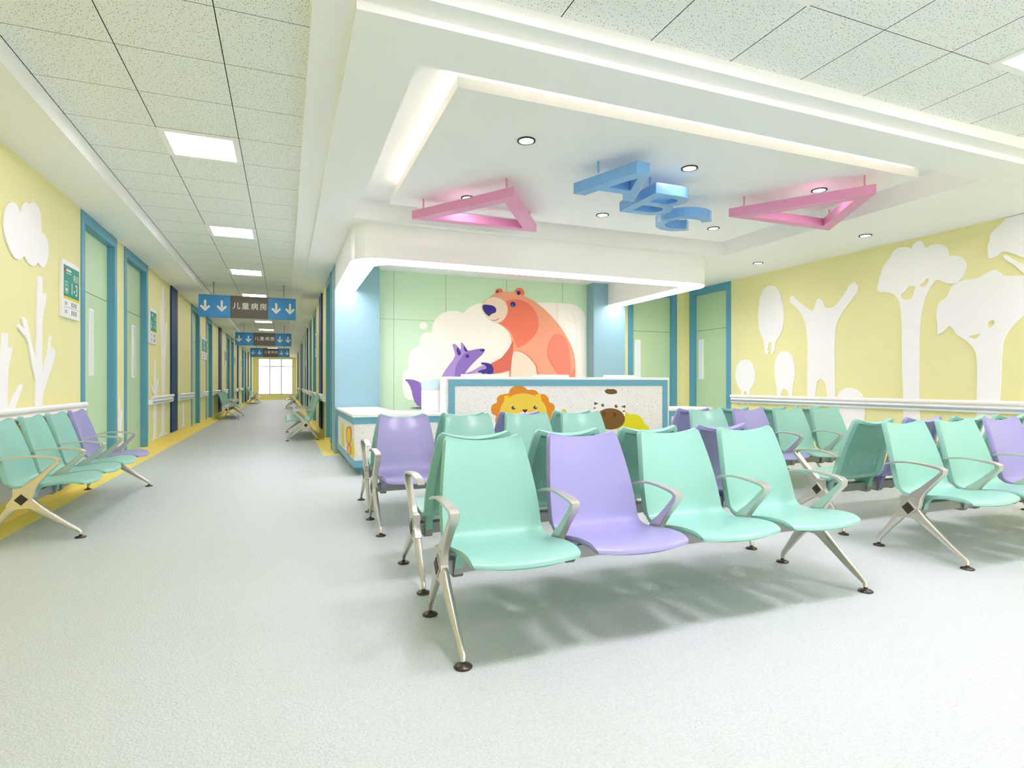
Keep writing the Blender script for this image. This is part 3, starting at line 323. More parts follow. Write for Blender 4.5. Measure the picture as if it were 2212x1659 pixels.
# ------------------------------------------------------------------ floor
struct(MB().box(XL - 0.3, XE + 0.3, YN - 0.3, YE + 0.3, -0.1, 0, M['floor']).obj('floor'), 'pale blue grey vinyl floor with leathery grain', 'floor')
struct(MB().box(XL, -1.92, YN, YE, 0, 0.002, M['base']).obj('trim_1'), 'yellow border strip of the floor along left corridor wall', 'floor border')
b = MB().box(0.56, XR, 9.5, YE, 0, 0.002, M['base']); b.box(XR, 0.83, 9.5, 9.75, 0, 0.002, M['base'])
struct(b.obj('trim_2'), 'yellow border strip of the floor along right corridor wall, turning at the blue pillar', 'floor border')
struct(MB().box(-1.92, 0.56, YE - 0.2, YE, 0, 0.002, M['base']).obj('trim_3'), 'yellow border strip of the floor under the far window', 'floor border')

# ------------------------------------------------------------------ doors in walls
ORD = ['first', 'second', 'third', 'fourth', 'fifth', 'sixth', 'seventh', 'eighth', 'ninth', 'tenth', 'eleventh']
def wall_run(mb, a0, a1, opens, put, z1, m):
    """wall along one axis with door openings (a, b, head)"""
    c = a0
    for (p, q, zh) in sorted(opens):
        put(mb, c, p, 0, z1, m); put(mb, p, q, zh, z1, m); c = q
    put(mb, c, a1, 0, z1, m)
FT, HEAD, DEEP = 0.12, 2.95, 0.075
door_no = [0]
def door(a, b, put, label, vis=0.36):
    """put(mb, a0, a1, d0, d1, z0, z1, m): d = depth out of the wall face"""
    door_no[0] += 1
    t = thing('door_%d' % door_no[0], label, 'door', kind='structure')
    f = MB(); put(f, a, a + FT, -0.1, 0.014, 0.10, ZD, M['teal']); put(f, b - FT, b, -0.1, 0.014, 0.10, ZD, M['teal']); put(f, a + FT, b - FT, -0.1, 0.014, HEAD, ZD, M['teal'])
    f.obj('door_frame', t, 0.004)
    l = MB(); put(l, a + FT, b - FT, -0.1, -DEEP, 0.01, HEAD, M['green'])
    put(l, a + FT, b - FT, -DEEP, -DEEP + 0.0015, 2.215, 2.226, M['groove'])
    l.obj('door_leaf', t)
    w = b - a - 2 * FT; v0 = a + FT + vis * w; v1 = v0 + 0.145 * w
    v = MB(); put(v, v0, v1, -DEEP, -DEEP + 0.012, 1.23, 2.04, M['rail']); put(v, v0 + 0.02, v1 - 0.02, -DEEP + 0.012, -DEEP + 0.015, 1.25, 2.02, M['vision'])
    v.obj('vision_panel', t)
    return t
LEFT_DOORS = [(7.71, 9.16), (9.56, 11.04), (15.79, 17.28), (18.57, 20.06), (24.7, 26.2), (26.6, 28.1), (33.2, 34.7), (35.3, 36.8), (41.2, 42.7)]
RIGHT_DOORS = [(10.43, 11.72), (15.7, 17.2), (18.3, 19.8), (23.5, 25.0), (26.8, 28.3), (31.7, 33.2), (35.4, 36.9), (39.4, 40.9)]
LEFT_NAVY = [(13.06, 13.74), (21.93, 22.7), (30.0, 30.8), (38.4, 39.2)]
RIGHT_NAVY = [(12.94, 13.85), (21.2, 22.0), (29.2, 30.0), (38.0, 38.8)]
def putL(mb, a0, a1, d0, d1, z0, z1, m): mb.box(XL + d0, XL + d1, a0, a1, z0, z1, m)
def putR(mb, a0, a1, d0, d1, z0, z1, m): mb.box(XR - d1, XR - d0, a0, a1, z0, z1, m)
def putE(mb, a0, a1, d0, d1, z0, z1, m): mb.box(XE - d1, XE - d0, a0, a1, z0, z1, m)
def putB(mb, a0, a1, d0, d1, z0, z1, m): mb.box(a0, a1, YB - d1, YB - d0, z0, z1, m)
for i, (a, c) in enumerate(LEFT_DOORS): door(a, c, putL, 'green door in teal frame, %s along the left corridor wall' % ORD[i], 0.54 if i % 2 else 0.36)
for i, (a, c) in enumerate(RIGHT_DOORS): door(a, c, putR, 'green door in teal frame, %s along the right corridor wall' % ORD[i])
door(6.47, 7.67, putB, 'green door in teal frame, in the back wall right of the blue pillar', 0.09)
door(8.58, 9.775, putE, 'green door in teal frame, in the right wall beside the white cutouts', 0.77)

def opens(ds): return [(a + FT * 0.5, c - FT * 0.5, HEAD + 0.06) for a, c in ds]
def solid(put, hi=WT):
    def f(mb, a0, a1, z0, z1, m): put(mb, a0, a1, -hi, 0, z0, z1, m)
    return f
w = MB(); wall_run(w, YN, YE, opens(LEFT_DOORS), solid(putL), 3.5, M['yellow']); putL(w, YN, YE, -WT - 0.02, -WT, 0, 3.5, M['yellow'])
struct(w.obj('wall_left'), 'yellow wall along the left side of the corridor', 'wall')
w = MB(); wall_run(w, 10.43, YE, opens(RIGHT_DOORS), solid(putR), 3.5, M['yellow']); putR(w, 10.43, YE, -WT - 0.02, -WT, 0, 3.5, M['yellow'])
struct(w.obj('wall_corridor_right'), 'yellow wall along the right side of the corridor', 'wall')
w = MB(); wall_run(w, YN, YB + WT, opens([(8.58, 9.775)]), solid(putE), 3.5, M['yellow']); putE(w, YN, YB + WT, -WT - 0.02, -WT, 0, 3.5, M['yellow'])
struct(w.obj('wall_right'), 'yellow right wall of the waiting hall with white tree cutouts', 'wall')
w = MB(); wall_run(w, 6.2, XE, opens([(6.47, 7.67)]), solid(putB), 3.5, M['yellow']); putB(w, 6.2, XE, -WT - 0.02, -WT, 0, 3.5, M['yellow'])
struct(w.obj('wall_back'), 'yellow back wall right of the reception', 'wall')
# plinths
def plinth(name, put, a0, a1, ds, label):
    mb = MB(); c = a0
    for (p, q) in sorted(ds):
        put(mb, c, p, 0, 0.006, 0.0, 0.165, M['base']); put(mb, p, q, -WT, 0.006, 0.0, 0.1, M['base']); c = q
    put(mb, c, a1, 0, 0.006, 0.0, 0.165, M['base'])
    struct(mb.obj(name), label, 'baseboard')
plinth('baseboard_left', putL, YN, YE, LEFT_DOORS, 'deep yellow base band of the left corridor wall')
plinth('baseboard_corridor_right', putR, 10.44, YE, RIGHT_DOORS, 'deep yellow base band of the right corridor wall')
plinth('baseboard_right', putE, YN, YB, [(8.58, 9.775)], 'deep yellow base band of the right hall wall')
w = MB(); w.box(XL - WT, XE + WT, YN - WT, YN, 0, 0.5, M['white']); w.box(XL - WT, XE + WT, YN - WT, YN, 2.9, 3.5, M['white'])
REAR = [(1.4, 4.4), (4.7, 7.6)]  # openings for the added windows in the unseen wall
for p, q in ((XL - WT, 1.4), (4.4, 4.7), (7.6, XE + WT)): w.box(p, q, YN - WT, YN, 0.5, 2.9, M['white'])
struct(w.obj('wall_rear'), 'white rear wall with added daylight windows, out of view', 'wall')
# end wall with window
wx0, wx1, wz0, wz1 = -1.815, 0.526, 0.366, 2.98
w = MB(); w.box(XL, wx0, YE, YE + WT, 0, 3.5, M['yellow']); w.box(wx1, XR, YE, YE + WT, 0, 3.5, M['yellow']); w.box(wx0, wx1, YE, YE + WT, 0, wz0, M['yellow']); w.box(wx0, wx1, YE, YE + WT, wz1, 3.5, M['yellow'])
struct(w.obj('wall_end'), 'yellow wall around the window at the end of the corridor', 'wall')
t = thing('window_1', 'bright grid window at the far end of the corridor', 'window', kind='structure')
f = MB()
for x in (wx0, wx1 - 0.05): f.box(x, x + 0.05, YE + 0.02, YE + 0.08, wz0, wz1, M['winframe'])
for x in (-1.035, -0.255): f.box(x - 0.025, x + 0.025, YE + 0.02, YE + 0.08, wz0, wz1, M['winframe'])
for z in (wz0, wz1 - 0.05, 2.38): f.box(wx0, wx1, YE + 0.022, YE + 0.078, z, z + 0.05, M['winframe'])
f.obj('window_frame', t)
gm = bpy.data.materials.new('window_glass'); gm.use_nodes = True
nt = gm.node_tree; nt.nodes.clear(); o_ = nt.nodes.new('ShaderNodeOutputMaterial'); tr = nt.nodes.new('ShaderNodeBsdfTransparent'); gl = nt.nodes.new('ShaderNodeBsdfGlossy'); mx = nt.nodes.new('ShaderNodeMixShader')
gl.inputs['Roughness'].default_value = 0.02; mx.inputs[0].default_value = 0.06
nt.links.new(tr.outputs[0], mx.inputs[1]); nt.links.new(gl.outputs[0], mx.inputs[2]); nt.links.new(mx.outputs[0], o_.inputs[0])
MB().box(wx0 + 0.03, wx1 - 0.03, YE + 0.045, YE + 0.052, wz0 + 0.03, wz1 - 0.03, gm).obj('window_pane', t)
for k, (p, q) in enumerate(REAR):  # windows added out of view so daylight lifts the ceiling and seats
    t = thing('window_%d' % (k + 2), 'tall window added for daylight behind the camera, %s' % ['on the left', 'on the right'][k], 'window', kind='structure')
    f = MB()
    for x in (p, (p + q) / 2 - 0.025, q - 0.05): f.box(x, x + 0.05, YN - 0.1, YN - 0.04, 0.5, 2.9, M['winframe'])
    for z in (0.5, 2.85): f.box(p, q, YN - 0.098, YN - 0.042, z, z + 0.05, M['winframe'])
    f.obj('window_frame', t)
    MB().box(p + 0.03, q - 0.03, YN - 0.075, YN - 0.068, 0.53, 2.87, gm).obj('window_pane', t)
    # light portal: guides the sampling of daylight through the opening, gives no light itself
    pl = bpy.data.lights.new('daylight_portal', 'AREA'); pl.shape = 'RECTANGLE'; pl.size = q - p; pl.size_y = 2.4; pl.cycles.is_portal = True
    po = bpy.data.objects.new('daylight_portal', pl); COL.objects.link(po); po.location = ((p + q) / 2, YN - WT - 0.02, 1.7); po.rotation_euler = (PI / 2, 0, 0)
# hazy town outside
for nm, x0, x1, y, h, lab in (('office_block_outside', -0.2, 12, 130, 20, 'pale hazy office block seen through the far window'), ('low_building_outside', -16, -3, 118, 7, 'low pale hazy building outside, left in the far window')):
    mb = MB().box(x0, x1, y, y + 14, -12, h, M['facade'])
    for k in range(int((h + 12) / 3.2)): mb.box(x0 + 0.6, x1 - 0.6, y - 0.06, y, -11 + k * 3.2, -9.6 + k * 3.2, M['vision'])
    tag(mb.obj(nm), lab, 'building')
struct(MB().box(-200, 200, YE + 20, 300, -12.3, -12, M['facade']).obj('ground_outside'), 'pale ground outside the far window', 'ground')

# ------------------------------------------------------------------ ceilings
HOLES = []   # tiles taken by light panels
c = MB()
c.box(-1.6, XE, YN, 2.94, ZC, ZC + 0.03, M['tile']); c.box(-1.6, 0.133, 2.94, YE, ZC, ZC + 0.03, M['tile'])
struct(c.obj('ceiling'), 'speckled mineral tile ceiling with dark joints', 'ceiling')
struct(MB().box(XL, -1.6, YN, YE, ZD, 3.4, M['white']).obj('ceiling_soffit_left'), 'white lowered soffit above the left corridor wall', 'soffit')
c = MB()
c.box(0.133, 0.345, 2.94, YE, 3.13, 3.4, M['white']); c.box(0.345, XE, 2.94, 3.07, 3.13, 3.4, M['white'])
struct(c.obj('ceiling_ledge'), 'narrow white step between tiled and lowered ceilings', 'ceiling step')
ox0, ox1, oy0, oy1 = 0.752, 6.22, 3.47, 6.95
c = MB()
c.box(0.345, ox0, 3.07, YB, ZD, 3.4, M['white']); c.box(0.345, XR + 0.1, YB, YE, ZD, 3.4, M['white'])
c.box(ox1, XE, 3.07, YB, ZD, 3.4, M['white']); c.box(ox0, ox1, 3.07, oy0, ZD, 3.4, M['white']); c.box(ox0, ox1, oy1, YB, ZD, 3.4, M['white'])
c.box(ox0, ox1, oy0, oy1, 3.32, 3.4, M['white'])
struct(c.obj('ceiling_lowered'), 'white lowered plaster ceiling around the recess over the hall', 'ceiling')
c = MB().box(1.108, 5.865, 3.825, 6.6, 3.18, 3.257, M['white']); c.box(1.35, 5.62, 4.07, 6.35, 3.257, 3.32, M['white'])
t = struct(c.obj('ceiling_raft'), 'flat white ceiling raft floating inside the lit recess', 'ceiling raft')
b = MB(); b.box(1.16, 5.8, 3.89, 3.92, 3.257, 3.268, M['led']); b.box(1.17, 1.20, 3.93, 6.2, 3.257, 3.268, M['led']); b.obj('light_strip', t)['label'] = 'warm hidden light strip'
struct(MB().box(XL - 0.3, XE + 0.3, YN - 0.3, YE + 0.3, 3.5, 3.6, M['white']).obj('ceiling_leak_cover'), 'plain slab added against light leaks above all the ceilings, out of view', 'slab')  # added cover out of view, stops sky light leaking in above the ceilings

# ------------------------------------------------------------------ pillars and mural wall
struct(MB().box(XR, 1.463, 9.7, 10.43, 0, 3.3, M['pillar']).obj('pillar_left', bevel=0.004), 'blue painted pillar left of the bear mural', 'pillar')
struct(MB().box(5.525, 6.235, 9.7, 10.2, 0, 3.3, M['pillar']).obj('pillar_right', bevel=0.004), 'blue painted pillar right of the bear mural', 'pillar')
mw = MB().box(1.463, 5.525, YB, YB + 0.2, 0, 3.3, M['mural'])
for u in (1.745, 2.67, 3.83, 4.99): mw.box(u - 0.003, u + 0.003, YB - 0.002, YB, 0, ZD, M['groove'])
mw.box(1.463, 5.525, YB - 0.002, YB, 2.246, 2.251, M['groove'])
struct(mw.obj('wall_mural_back'), 'pale green panelled wall behind the reception desk', 'wall')
art = thing('wall_mural', 'mural of orange bear and purple fox on cream cloud, on green wall', 'mural', (0, 0, 0))
def art_part(name, layers):
    mb = MB()
    for i, (key, m) in enumerate(layers):
        for lp in OUT[key]:
            d = 0.004 + 0.0012 * i
            mb.prism([lp], lambda u, v, d_: (u, YB - d_, v), 0.0015, art_part.z + d, M[m])
    art_part.z += 0.0012 * len(layers)
    return mb.obj(name, art)
art_part.z = 0.0
art_part('cloud', [('cloud_m', 'cream'), ('bubble', 'cream'), ('ghost_trunk', 'creamdark'), ('ghost_tree', 'creamdark'), ('ghost_branch', 'creamdark')])
art_part('fox', [('fox_tail', 'foxshade'), ('fox_tail_stripe', 'fox'), ('fox', 'fox'), ('fox_shade', 'foxshade'), ('fox_ear_in_l', 'foxdark'), ('fox_ear_in_r', 'foxdark'), ('fox_eye', 'foxdark'), ('fox_nose', 'foxdark'), ('fox_shadow', 'shadowline')])
art_part('bear', [('bear_ear_l', 'bearface'), ('bear_ear_r', 'bearface'), ('bear', 'bear'), ('bear_face', 'bearface'), ('bear_snout', 'snout'), ('bear_nose', 'indigo'), ('bear_mouth', 'mouth'), ('bear_eye', 'indigo'), ('bear_eye_glint', 'glint'), ('bear_ear_in_l', 'indigo'), ('bear_ear_in_r', 'indigo'), ('bear_back', 'bearback'), ('bear_haunch', 'bearback'), ('bear_belly_line', 'snoutline'), ('bear_belly', 'snout'), ('bear_arm', 'beararm'), ('bear_paw', 'indigo')])
art_part('fox_arm', [('fox_arm', 'fox')])

# ------------------------------------------------------------------ white cutouts on the yellow walls
def cutout(name, keys, put3, label, cat):
    mb = MB()
    for k in keys: mb.prism(OUT[k], put3, 0.001, 0.015, M['cutout'])
    return tag(mb.obj(name, bevel=0.002), label, cat, 'white wall cutouts')
R3 = lambda u, v, d: (XE - d, u, v)
L3 = lambda u, v, d: (XL + d, u, v)
cutout('oval_tree_wall_art', ['small_oval'], R3, 'small white oval tree cutout nearest the green door, standing at the rail', 'wall cutout')
cutout('oval_tree_wall_art', ['mid_oval'], R3, 'white oval cutout on two legs, between the small oval and the figure with raised arms', 'wall cutout')
cutout('oval_tree_wall_art', ['high_oval'], R3, 'tall white oval cutout floating high, left of the raised arms', 'wall cutout')
cutout('figure_wall_art', ['figure'], R3, 'white cutout figure with both arms raised on the right wall', 'wall cutout')
cutout('egg_wall_art', ['egg'], R3, 'white egg shaped cutout half behind the wall rail', 'wall cutout')
cutout('tree_wall_art', ['tree_tall'], R3, 'tall white tree cutout with lobed crown and slim trunk', 'wall cutout')
cutout('tree_wall_art', ['tree_wide'], R3, 'wide crowned white tree cutout at the right edge of the photo', 'wall cutout')
cutout('tree_crown_wall_art', ['canopy_top', 'canopy_branch'], R3, 'white tree crown cutout touching the ceiling at far right', 'wall cutout')
cutout('cloud_wall_art', ['cloud'], L3, 'white cloud cutout on the left wall above bare trees', 'wall cutout')
cutout('bare_tree_wall_art', ['trunk_big'], L3, 'white bare tree cutout under the cloud, left of the door sign', 'wall cutout')
cutout('bare_tree_wall_art', ['trunk_edge'], L3, 'white bare trunk cutout at the very left edge of the photo', 'wall cutout')
cutout('sapling_wall_art', ['sapling_door'], L3, 'thin white sapling cutout between the first two left doors', 'wall cutout')
cutout('bare_tree_wall_art', ['tree_far'], L3, 'tall thin white bare tree cutout left of the nearest navy panel', 'wall cutout')
cutout('sapling_wall_art', ['tree_short'], L3, 'short white branching tree cutout just past the second left door', 'wall cutout')
cutout('sapling_wall_art', ['tree_small'], L3, 'little white tree cutout just past the nearest left navy panel', 'wall cutout')

# ------------------------------------------------------------------ navy panels, rails, door signs
def navy(put, a, c, label):
    mb = MB(); put(mb, a, c, 0.001, 0.03, 0.166, ZD - 0.001, M['navy'])
    for z in (0.62, 2.05): put(mb, a + 0.03, c - 0.03, 0.03, 0.0315, z, z + 0.008, M['cap'])
    tag(mb.obj('navy_panel', bevel=0.004), label, 'wall panel', 'navy panels along the corridor')
for i, (a, c) in enumerate(LEFT_NAVY): navy(putL, a, c, 'glossy navy full-height panel, %s on the left corridor wall' % ORD[i])
for i, (a, c) in enumerate(RIGHT_NAVY): navy(putR, a, c, 'glossy navy full-height panel, %s on the right corridor wall' % ORD[i])
def rail(put3, a, c, label):
    """crash rail: round handrail over a bumper with a grey stripe; put3(along, depth, z)"""
    t = thing('wall_rail', label, 'handrail', group='white wall rails')
    def bar(name, prof, m, parent):
        mb = MB(); n = len(prof)
        mb.v += [put3(a, d, z) for d, z in prof] + [put3(c, d, z) for d, z in prof]
        for i in range(n): j = (i + 1) % n; mb.face([i, j, n + j, n + i], m, True)
        mb.face(list(range(n)), m); mb.face([n + i for i in range(n)], m)
        return mb.obj(name, parent)
    bar('handrail', [(0.062 + 0.026 * math.cos(q * PI / 6), 0.905 + 0.028 * math.sin(q * PI / 6)) for q in range(12)], M['rail'], t)
    k = bar('bumper', [(0.0, 0.872), (0.055, 0.872), (0.068, 0.862), (0.072, 0.845), (0.072, 0.806), (0.068, 0.792), (0.055, 0.782), (0.0, 0.782)], M['rail'], t)
    bar('stripe', [(0.071, 0.842), (0.0755, 0.840), (0.0755, 0.811), (0.071, 0.809)], M['stripe'], k)['label'] = 'grey blue stripe'
    n = max(2, int((c - a) / 0.9) + 1)
    for i in range(n):
        mb = MB()
        s = a + 0.12 + (c - a - 0.24) * i / (n - 1)
        p = [put3(s - 0.02, 0, 0), put3(s + 0.02, 0, 0)]
        v0 = put3(s - 0.02, 0.0, 0.89); v1 = put3(s + 0.02, 0.05, 0.915)
        mb.box(min(v0[0], v1[0]), max(v0[0], v1[0]), min(v0[1], v1[1]), max(v0[1], v1[1]), 0.868, 0.89, M['rail'])
        mb.obj('rail_bracket', t)
PL = lambda a, d, z: (XL + d, a, z)
PR = lambda a, d, z: (XR - d, a, z)
PE = lambda a, d, z: (XE - d, a, z)
rail(PE, YN + 0.1, 8.52, 'long white crash rail with grey stripe on the right hall wall')
rail(PL, YN + 0.1, 7.66, 'white crash rail behind the left wall bench')
for a, c, lab in ((11.1, 13.02, 'short white crash rail between the second left door and nearest navy panel'), (13.8, 15.74, 'short white crash rail between the nearest left navy panel and third door'), (17.33, 18.52, 'short white crash rail between the third and fourth left doors'),
                  (20.12, 21.88, 'short white crash rail past the fourth left door'), (22.76, 24.64, 'short white crash rail past the second left navy panel'), (28.15, 29.95, 'short white crash rail past the sixth left door'), (30.85, 33.15, 'short white crash rail past the third left navy panel'), (36.85, 38.35, 'short white crash rail past the eighth left door')):
    rail(PL, a, c, lab)
for a, c, lab in ((11.78, 12.9, 'short white crash rail past the first right corridor door'), (13.9, 15.65, 'short white crash rail past the nearest right navy panel'), (17.25, 18.25, 'short white crash rail between the second and third right corridor doors'), (19.85, 21.15, 'short white crash rail past the third right corridor door'),
                  (22.05, 23.45, 'short white crash rail past the second right navy panel'), (25.05, 26.75, 'short white crash rail past the fourth right corridor door'), (30.05, 31.65, 'short white crash rail past the third right navy panel'), (33.25, 35.35, 'short white crash rail past the sixth right corridor door')):
    rail(PR, a, c, lab)

def door_sign(put3, a, label):
    """ward sign 0.51 wide: green head with room numbers, yellow line, white name cards"""
    t = thing('door_sign', label, 'sign', group='ward signs beside the doors')
    W_, H_, z0 = 0.51, 0.585, 1.815
    def rect(mb, u0, u1, v0, v1, d0, d1, m): mb.prism([[(u0, v0), (u1, v0), (u1, v1), (u0, v1)]], put, d0, d1, m)
    put = lambda u, v, d: put3(a + u, d, z0 + v)
    b_ = MB(); rect(b_, 0, W_, 0, H_, 0, 0.03, M['signwhite']); b_.obj('backing', t, 0.003)
    g = MB(); rect(g, 0.03, W_ - 0.02, 0.215, H_ - 0.05, 0.03, 0.032, M['signgreen']); g.obj('green_field', t)
    y = MB(); rect(y, 0.03, W_ - 0.02, 0.19, 0.215, 0.03, 0.0325, M['signyellow']); y.obj('yellow_line', t)
    x = MB(); T = M['signtext']
    rect(x, 0.045, 0.085, 0.47, 0.505, 0.032, 0.033, M['signred'])
    rect(x, 0.10, 0.24, 0.478, 0.50, 0.032, 0.033, T); rect(x, 0.10, 0.24, 0.455, 0.463, 0.032, 0.033, T)
    text_mesh(x, '\u75c5\u623f', 0.085, lambda u, v, d: put(0.38 + u, 0.425 + v, 0.032 + d), T)
    text_mesh(x, '1-3', 0.17, lambda u, v, d: put(0.33 + u, 0.305 + v, 0.032 + d), T, bold=0.002)
    rect(x, 0.06, 0.15, 0.365, 0.371, 0.032, 0.033, T); rect(x, 0.06, 0.15, 0.25, 0.256, 0.032, 0.033, T); rect(x, 0.06, 0.066, 0.25, 0.37, 0.032, 0.033, T); rect(x, 0.144, 0.15, 0.25, 0.37, 0.032, 0.033, T)
    rect(x, 0.085, 0.125, 0.33, 0.337, 0.032, 0.033, T); rect(x, 0.102, 0.109, 0.315, 0.352, 0.032, 0.033, T); rect(x, 0.08, 0.13, 0.27, 0.30, 0.032, 0.033, T)
    rect(x, 0.04, W_ - 0.03, 0.104, 0.107, 0.03, 0.031, M['signgrey'])
    for v in (0.12, 0.035):
        for k in range(3): rect(x, 0.06, 0.13, v + 0.012 * k + 0.01, v + 0.012 * k + 0.016, 0.03, 0.031, M['signgrey'])
        for k in range(3): rect(x, 0.26 + 0.06 * k, 0.285 + 0.06 * k, v, v + 0.05, 0.03, 0.031, M['signgrey'])
    x.obj('lettering', t)
for a, lab in ((7.06, 'green and white ward sign left of the first left door'), (11.10, 'green and white ward sign just past the second left door'), (17.45, 'green ward sign, left one of two between third and fourth left doors'), (18.02, 'green ward sign, right one of two between third and fourth left doors'),
               (23.9, 'small distant green ward sign before the fifth left door'), (28.2, 'small distant green ward sign past the sixth left door'), (32.5, 'small distant green ward sign before the seventh left door')):
    door_sign(lambda al, d, z: (XL + d, al, z), a, lab)
for a, lab in ((15.6, 'distant green ward sign before the second right corridor door'), (23.4, 'distant green ward sign before the fourth right corridor door')):
    door_sign(lambda al, d, z: (XR - d, 2 * 0 + al, z), a - 0.6, lab)

# ------------------------------------------------------------------ lights in the tiled ceiling
def ceiling_light(x0, y0, on, label):
    t = thing('ceiling_light', label, 'ceiling light', (x0 + 0.305, y0 + 0.305, ZC), 0, 'square ceiling light panels')
    f = MB(); r, q = 0.303, 0.252
    f.box(-r, r, -r, -q, -0.012, 0, M['white']); f.box(-r, r, q, r, -0.012, 0, M['white']); f.box(-r, -q, -q, q, -0.012, 0, M['white']); f.box(q, r, -q, q, -0.012, 0, M['white'])
    f.obj('frame', t, 0.002)
    MB().box(-q, q, -q, q, -0.006, 0, on).obj('diffuser', t)
for i in range(13):
    y = 5.394 + 3.05 * i
    ceiling_light(-0.978, y, M['corr_on'], 'square light panel in the corridor ceiling, %s from the camera' % (ORD + ['twelfth', 'thirteenth'])[i])
for x, lab in ((0.852, 'square ceiling light above the left half of the nearest bench'), (2.072, 'square ceiling light above the right half of the nearest bench'), (4.27, 'square light panel cut by the right edge of the photo'), (6.71, 'square ceiling light above the right wall rail, out of view')): ceiling_light(x, 1.734, M['panel_on'], lab)
for x, lab in ((1.22, 'square ceiling light behind the camera, centre'), (4.27, 'square ceiling light behind the camera, right of centre'), (6.71, 'square ceiling light behind the camera, far right')): ceiling_light(x, -1.316, M['rear_on'], lab)

def downlight(x, y, z, label):
    t = thing('downlight', label, 'downlight', (x, y, z), 0, 'round recessed downlights')
    MB().lathe([(0.077, 0.0), (0.077, -0.010), (0.066, -0.012), (0.061, -0.010), (0.060, 0.0)], (0, 0, 0), M['ring'], 28).obj('ring', t)
    MB().lathe([(0.060, 0.0), (0.060, -0.003)], (0, 0, 0), M['spot_on'], 28).obj('lamp', t)
for x, y, z, lab in ((1.887, 4.446, 3.18, 'downlight at front left of the ceiling raft'), (3.568, 4.446, 3.18, 'downlight between the blue letters and front edge of the raft'), (5.245, 4.446, 3.18, 'downlight peeping over the right pink triangle'), (1.871, 6.05, 3.18, 'downlight half hidden behind the left pink triangle'),
                     (3.573, 6.06, 3.18, 'downlight left of the blue letter C'), (5.24, 6.05, 3.18, 'downlight between blue letter C and right pink triangle'), (7.08, 5.30, ZD, 'downlight by the right wall, nearer one above the tree cutouts'), (7.08, 7.14, ZD, 'downlight by the right wall, farther one near the canopy'), (7.08, 3.46, ZD, 'downlight by the right wall outside the photo')):
    downlight(x, y, z, lab)

# ------------------------------------------------------------------ hanging triangles and letters
def rods(t, pts, z0, z1, m):
    for x, y in pts: MB().cyl((x, y, z0), (x, y, z1), 0.009, 0.009, m, 10).obj('rod', t)
def tri(dx, dy, label):
    t = thing('hanging_triangle', label, 'hanging triangle', (2.083 + dx, 5.24 + dy, 2.975), 0, 'pink hanging triangles')
    outer = [(-0.765, 1.15), (0.0, 0.0), (0.765, 1.15)]
    inner = [(-0.535, 1.04), (0.0, 0.235), (0.535, 1.04)]
    MB().prism([outer, inner], lambda u, v, d: (u, v, d), 0, 0.095, M['pink']).obj('frame', t, 0.004)
    rods(t, [(-0.66, 1.03), (-0.03, 0.10), (0.62, 1.03)], 0.095, 0.205, M['pink'])
tri(0, 0, 'pink triangle ornament hanging left of the blue letters')
tri(3.24, -1.37, 'pink triangle ornament hanging right of the blue letters')
def letter(name, loops, ctr, hang, label):
    t = thing(name, label, 'hanging letter', (ctr[0], ctr[1], 2.97), 0, 'blue hanging letters')
    MB().prism([[(p[0] - ctr[0], p[1] - ctr[1]) for p in lp] for lp in loops], lambda u, v, d: (u, v, d), 0, 0.105, M['blue']).obj('letter_body', t, 0.003)
    rods(t, [(h[0] - ctr[0], h[1] - ctr[1]) for h in hang], 0.105, 0.21, M['blue'])
A_ = [[(2.85, 4.25), (2.985, 4.25), (3.28, 4.95), (3.15, 4.95), (3.085, 4.78), (2.78, 4.78), (2.72, 4.95), (2.595, 4.95)], [(2.81, 4.675), (3.06, 4.675), (2.935, 4.36)]]
letter('hanging_letter', A_, (2.93, 4.6), [(2.68, 4.62), (3.2, 4.75)], 'blue letter A hanging from the ceiling raft')
def arc(cx, cy, rx, ry, a0, a1, n=12): return [(cx + rx * math.cos(math.radians(a0 + (a1 - a0) * i / n)), cy + ry * math.sin(math.radians(a0 + (a1 - a0) * i / n))) for i in range(n + 1)]
B_ = [[(3.32, 4.63)] + arc(3.62, 4.79, 0.17, 0.16, -90, 80) + arc(3.64, 5.11, 0.20, 0.17, -80, 90) + [(3.32, 5.28)],
      [(3.43, 4.72), (3.43, 4.89)] + arc(3.60, 4.805, 0.085, 0.085, 90, -90, 8), [(3.43, 5.0), (3.43, 5.19)] + arc(3.62, 5.095, 0.10, 0.095, 90, -90, 8)]
letter('hanging_letter', B_, (3.55, 4.95), [(3.37, 4.8), (3.7, 5.1)], 'blue letter B hanging between A and C')
C_ = [arc(4.26, 5.42, 0.31, 0.31, 40, 320, 26) + arc(4.26, 5.42, 0.20, 0.20, 320, 40, 22)]
letter('hanging_letter', C_, (4.26, 5.42), [(4.02, 5.3), (4.3, 5.68)], 'blue letter C hanging nearest the canopy')

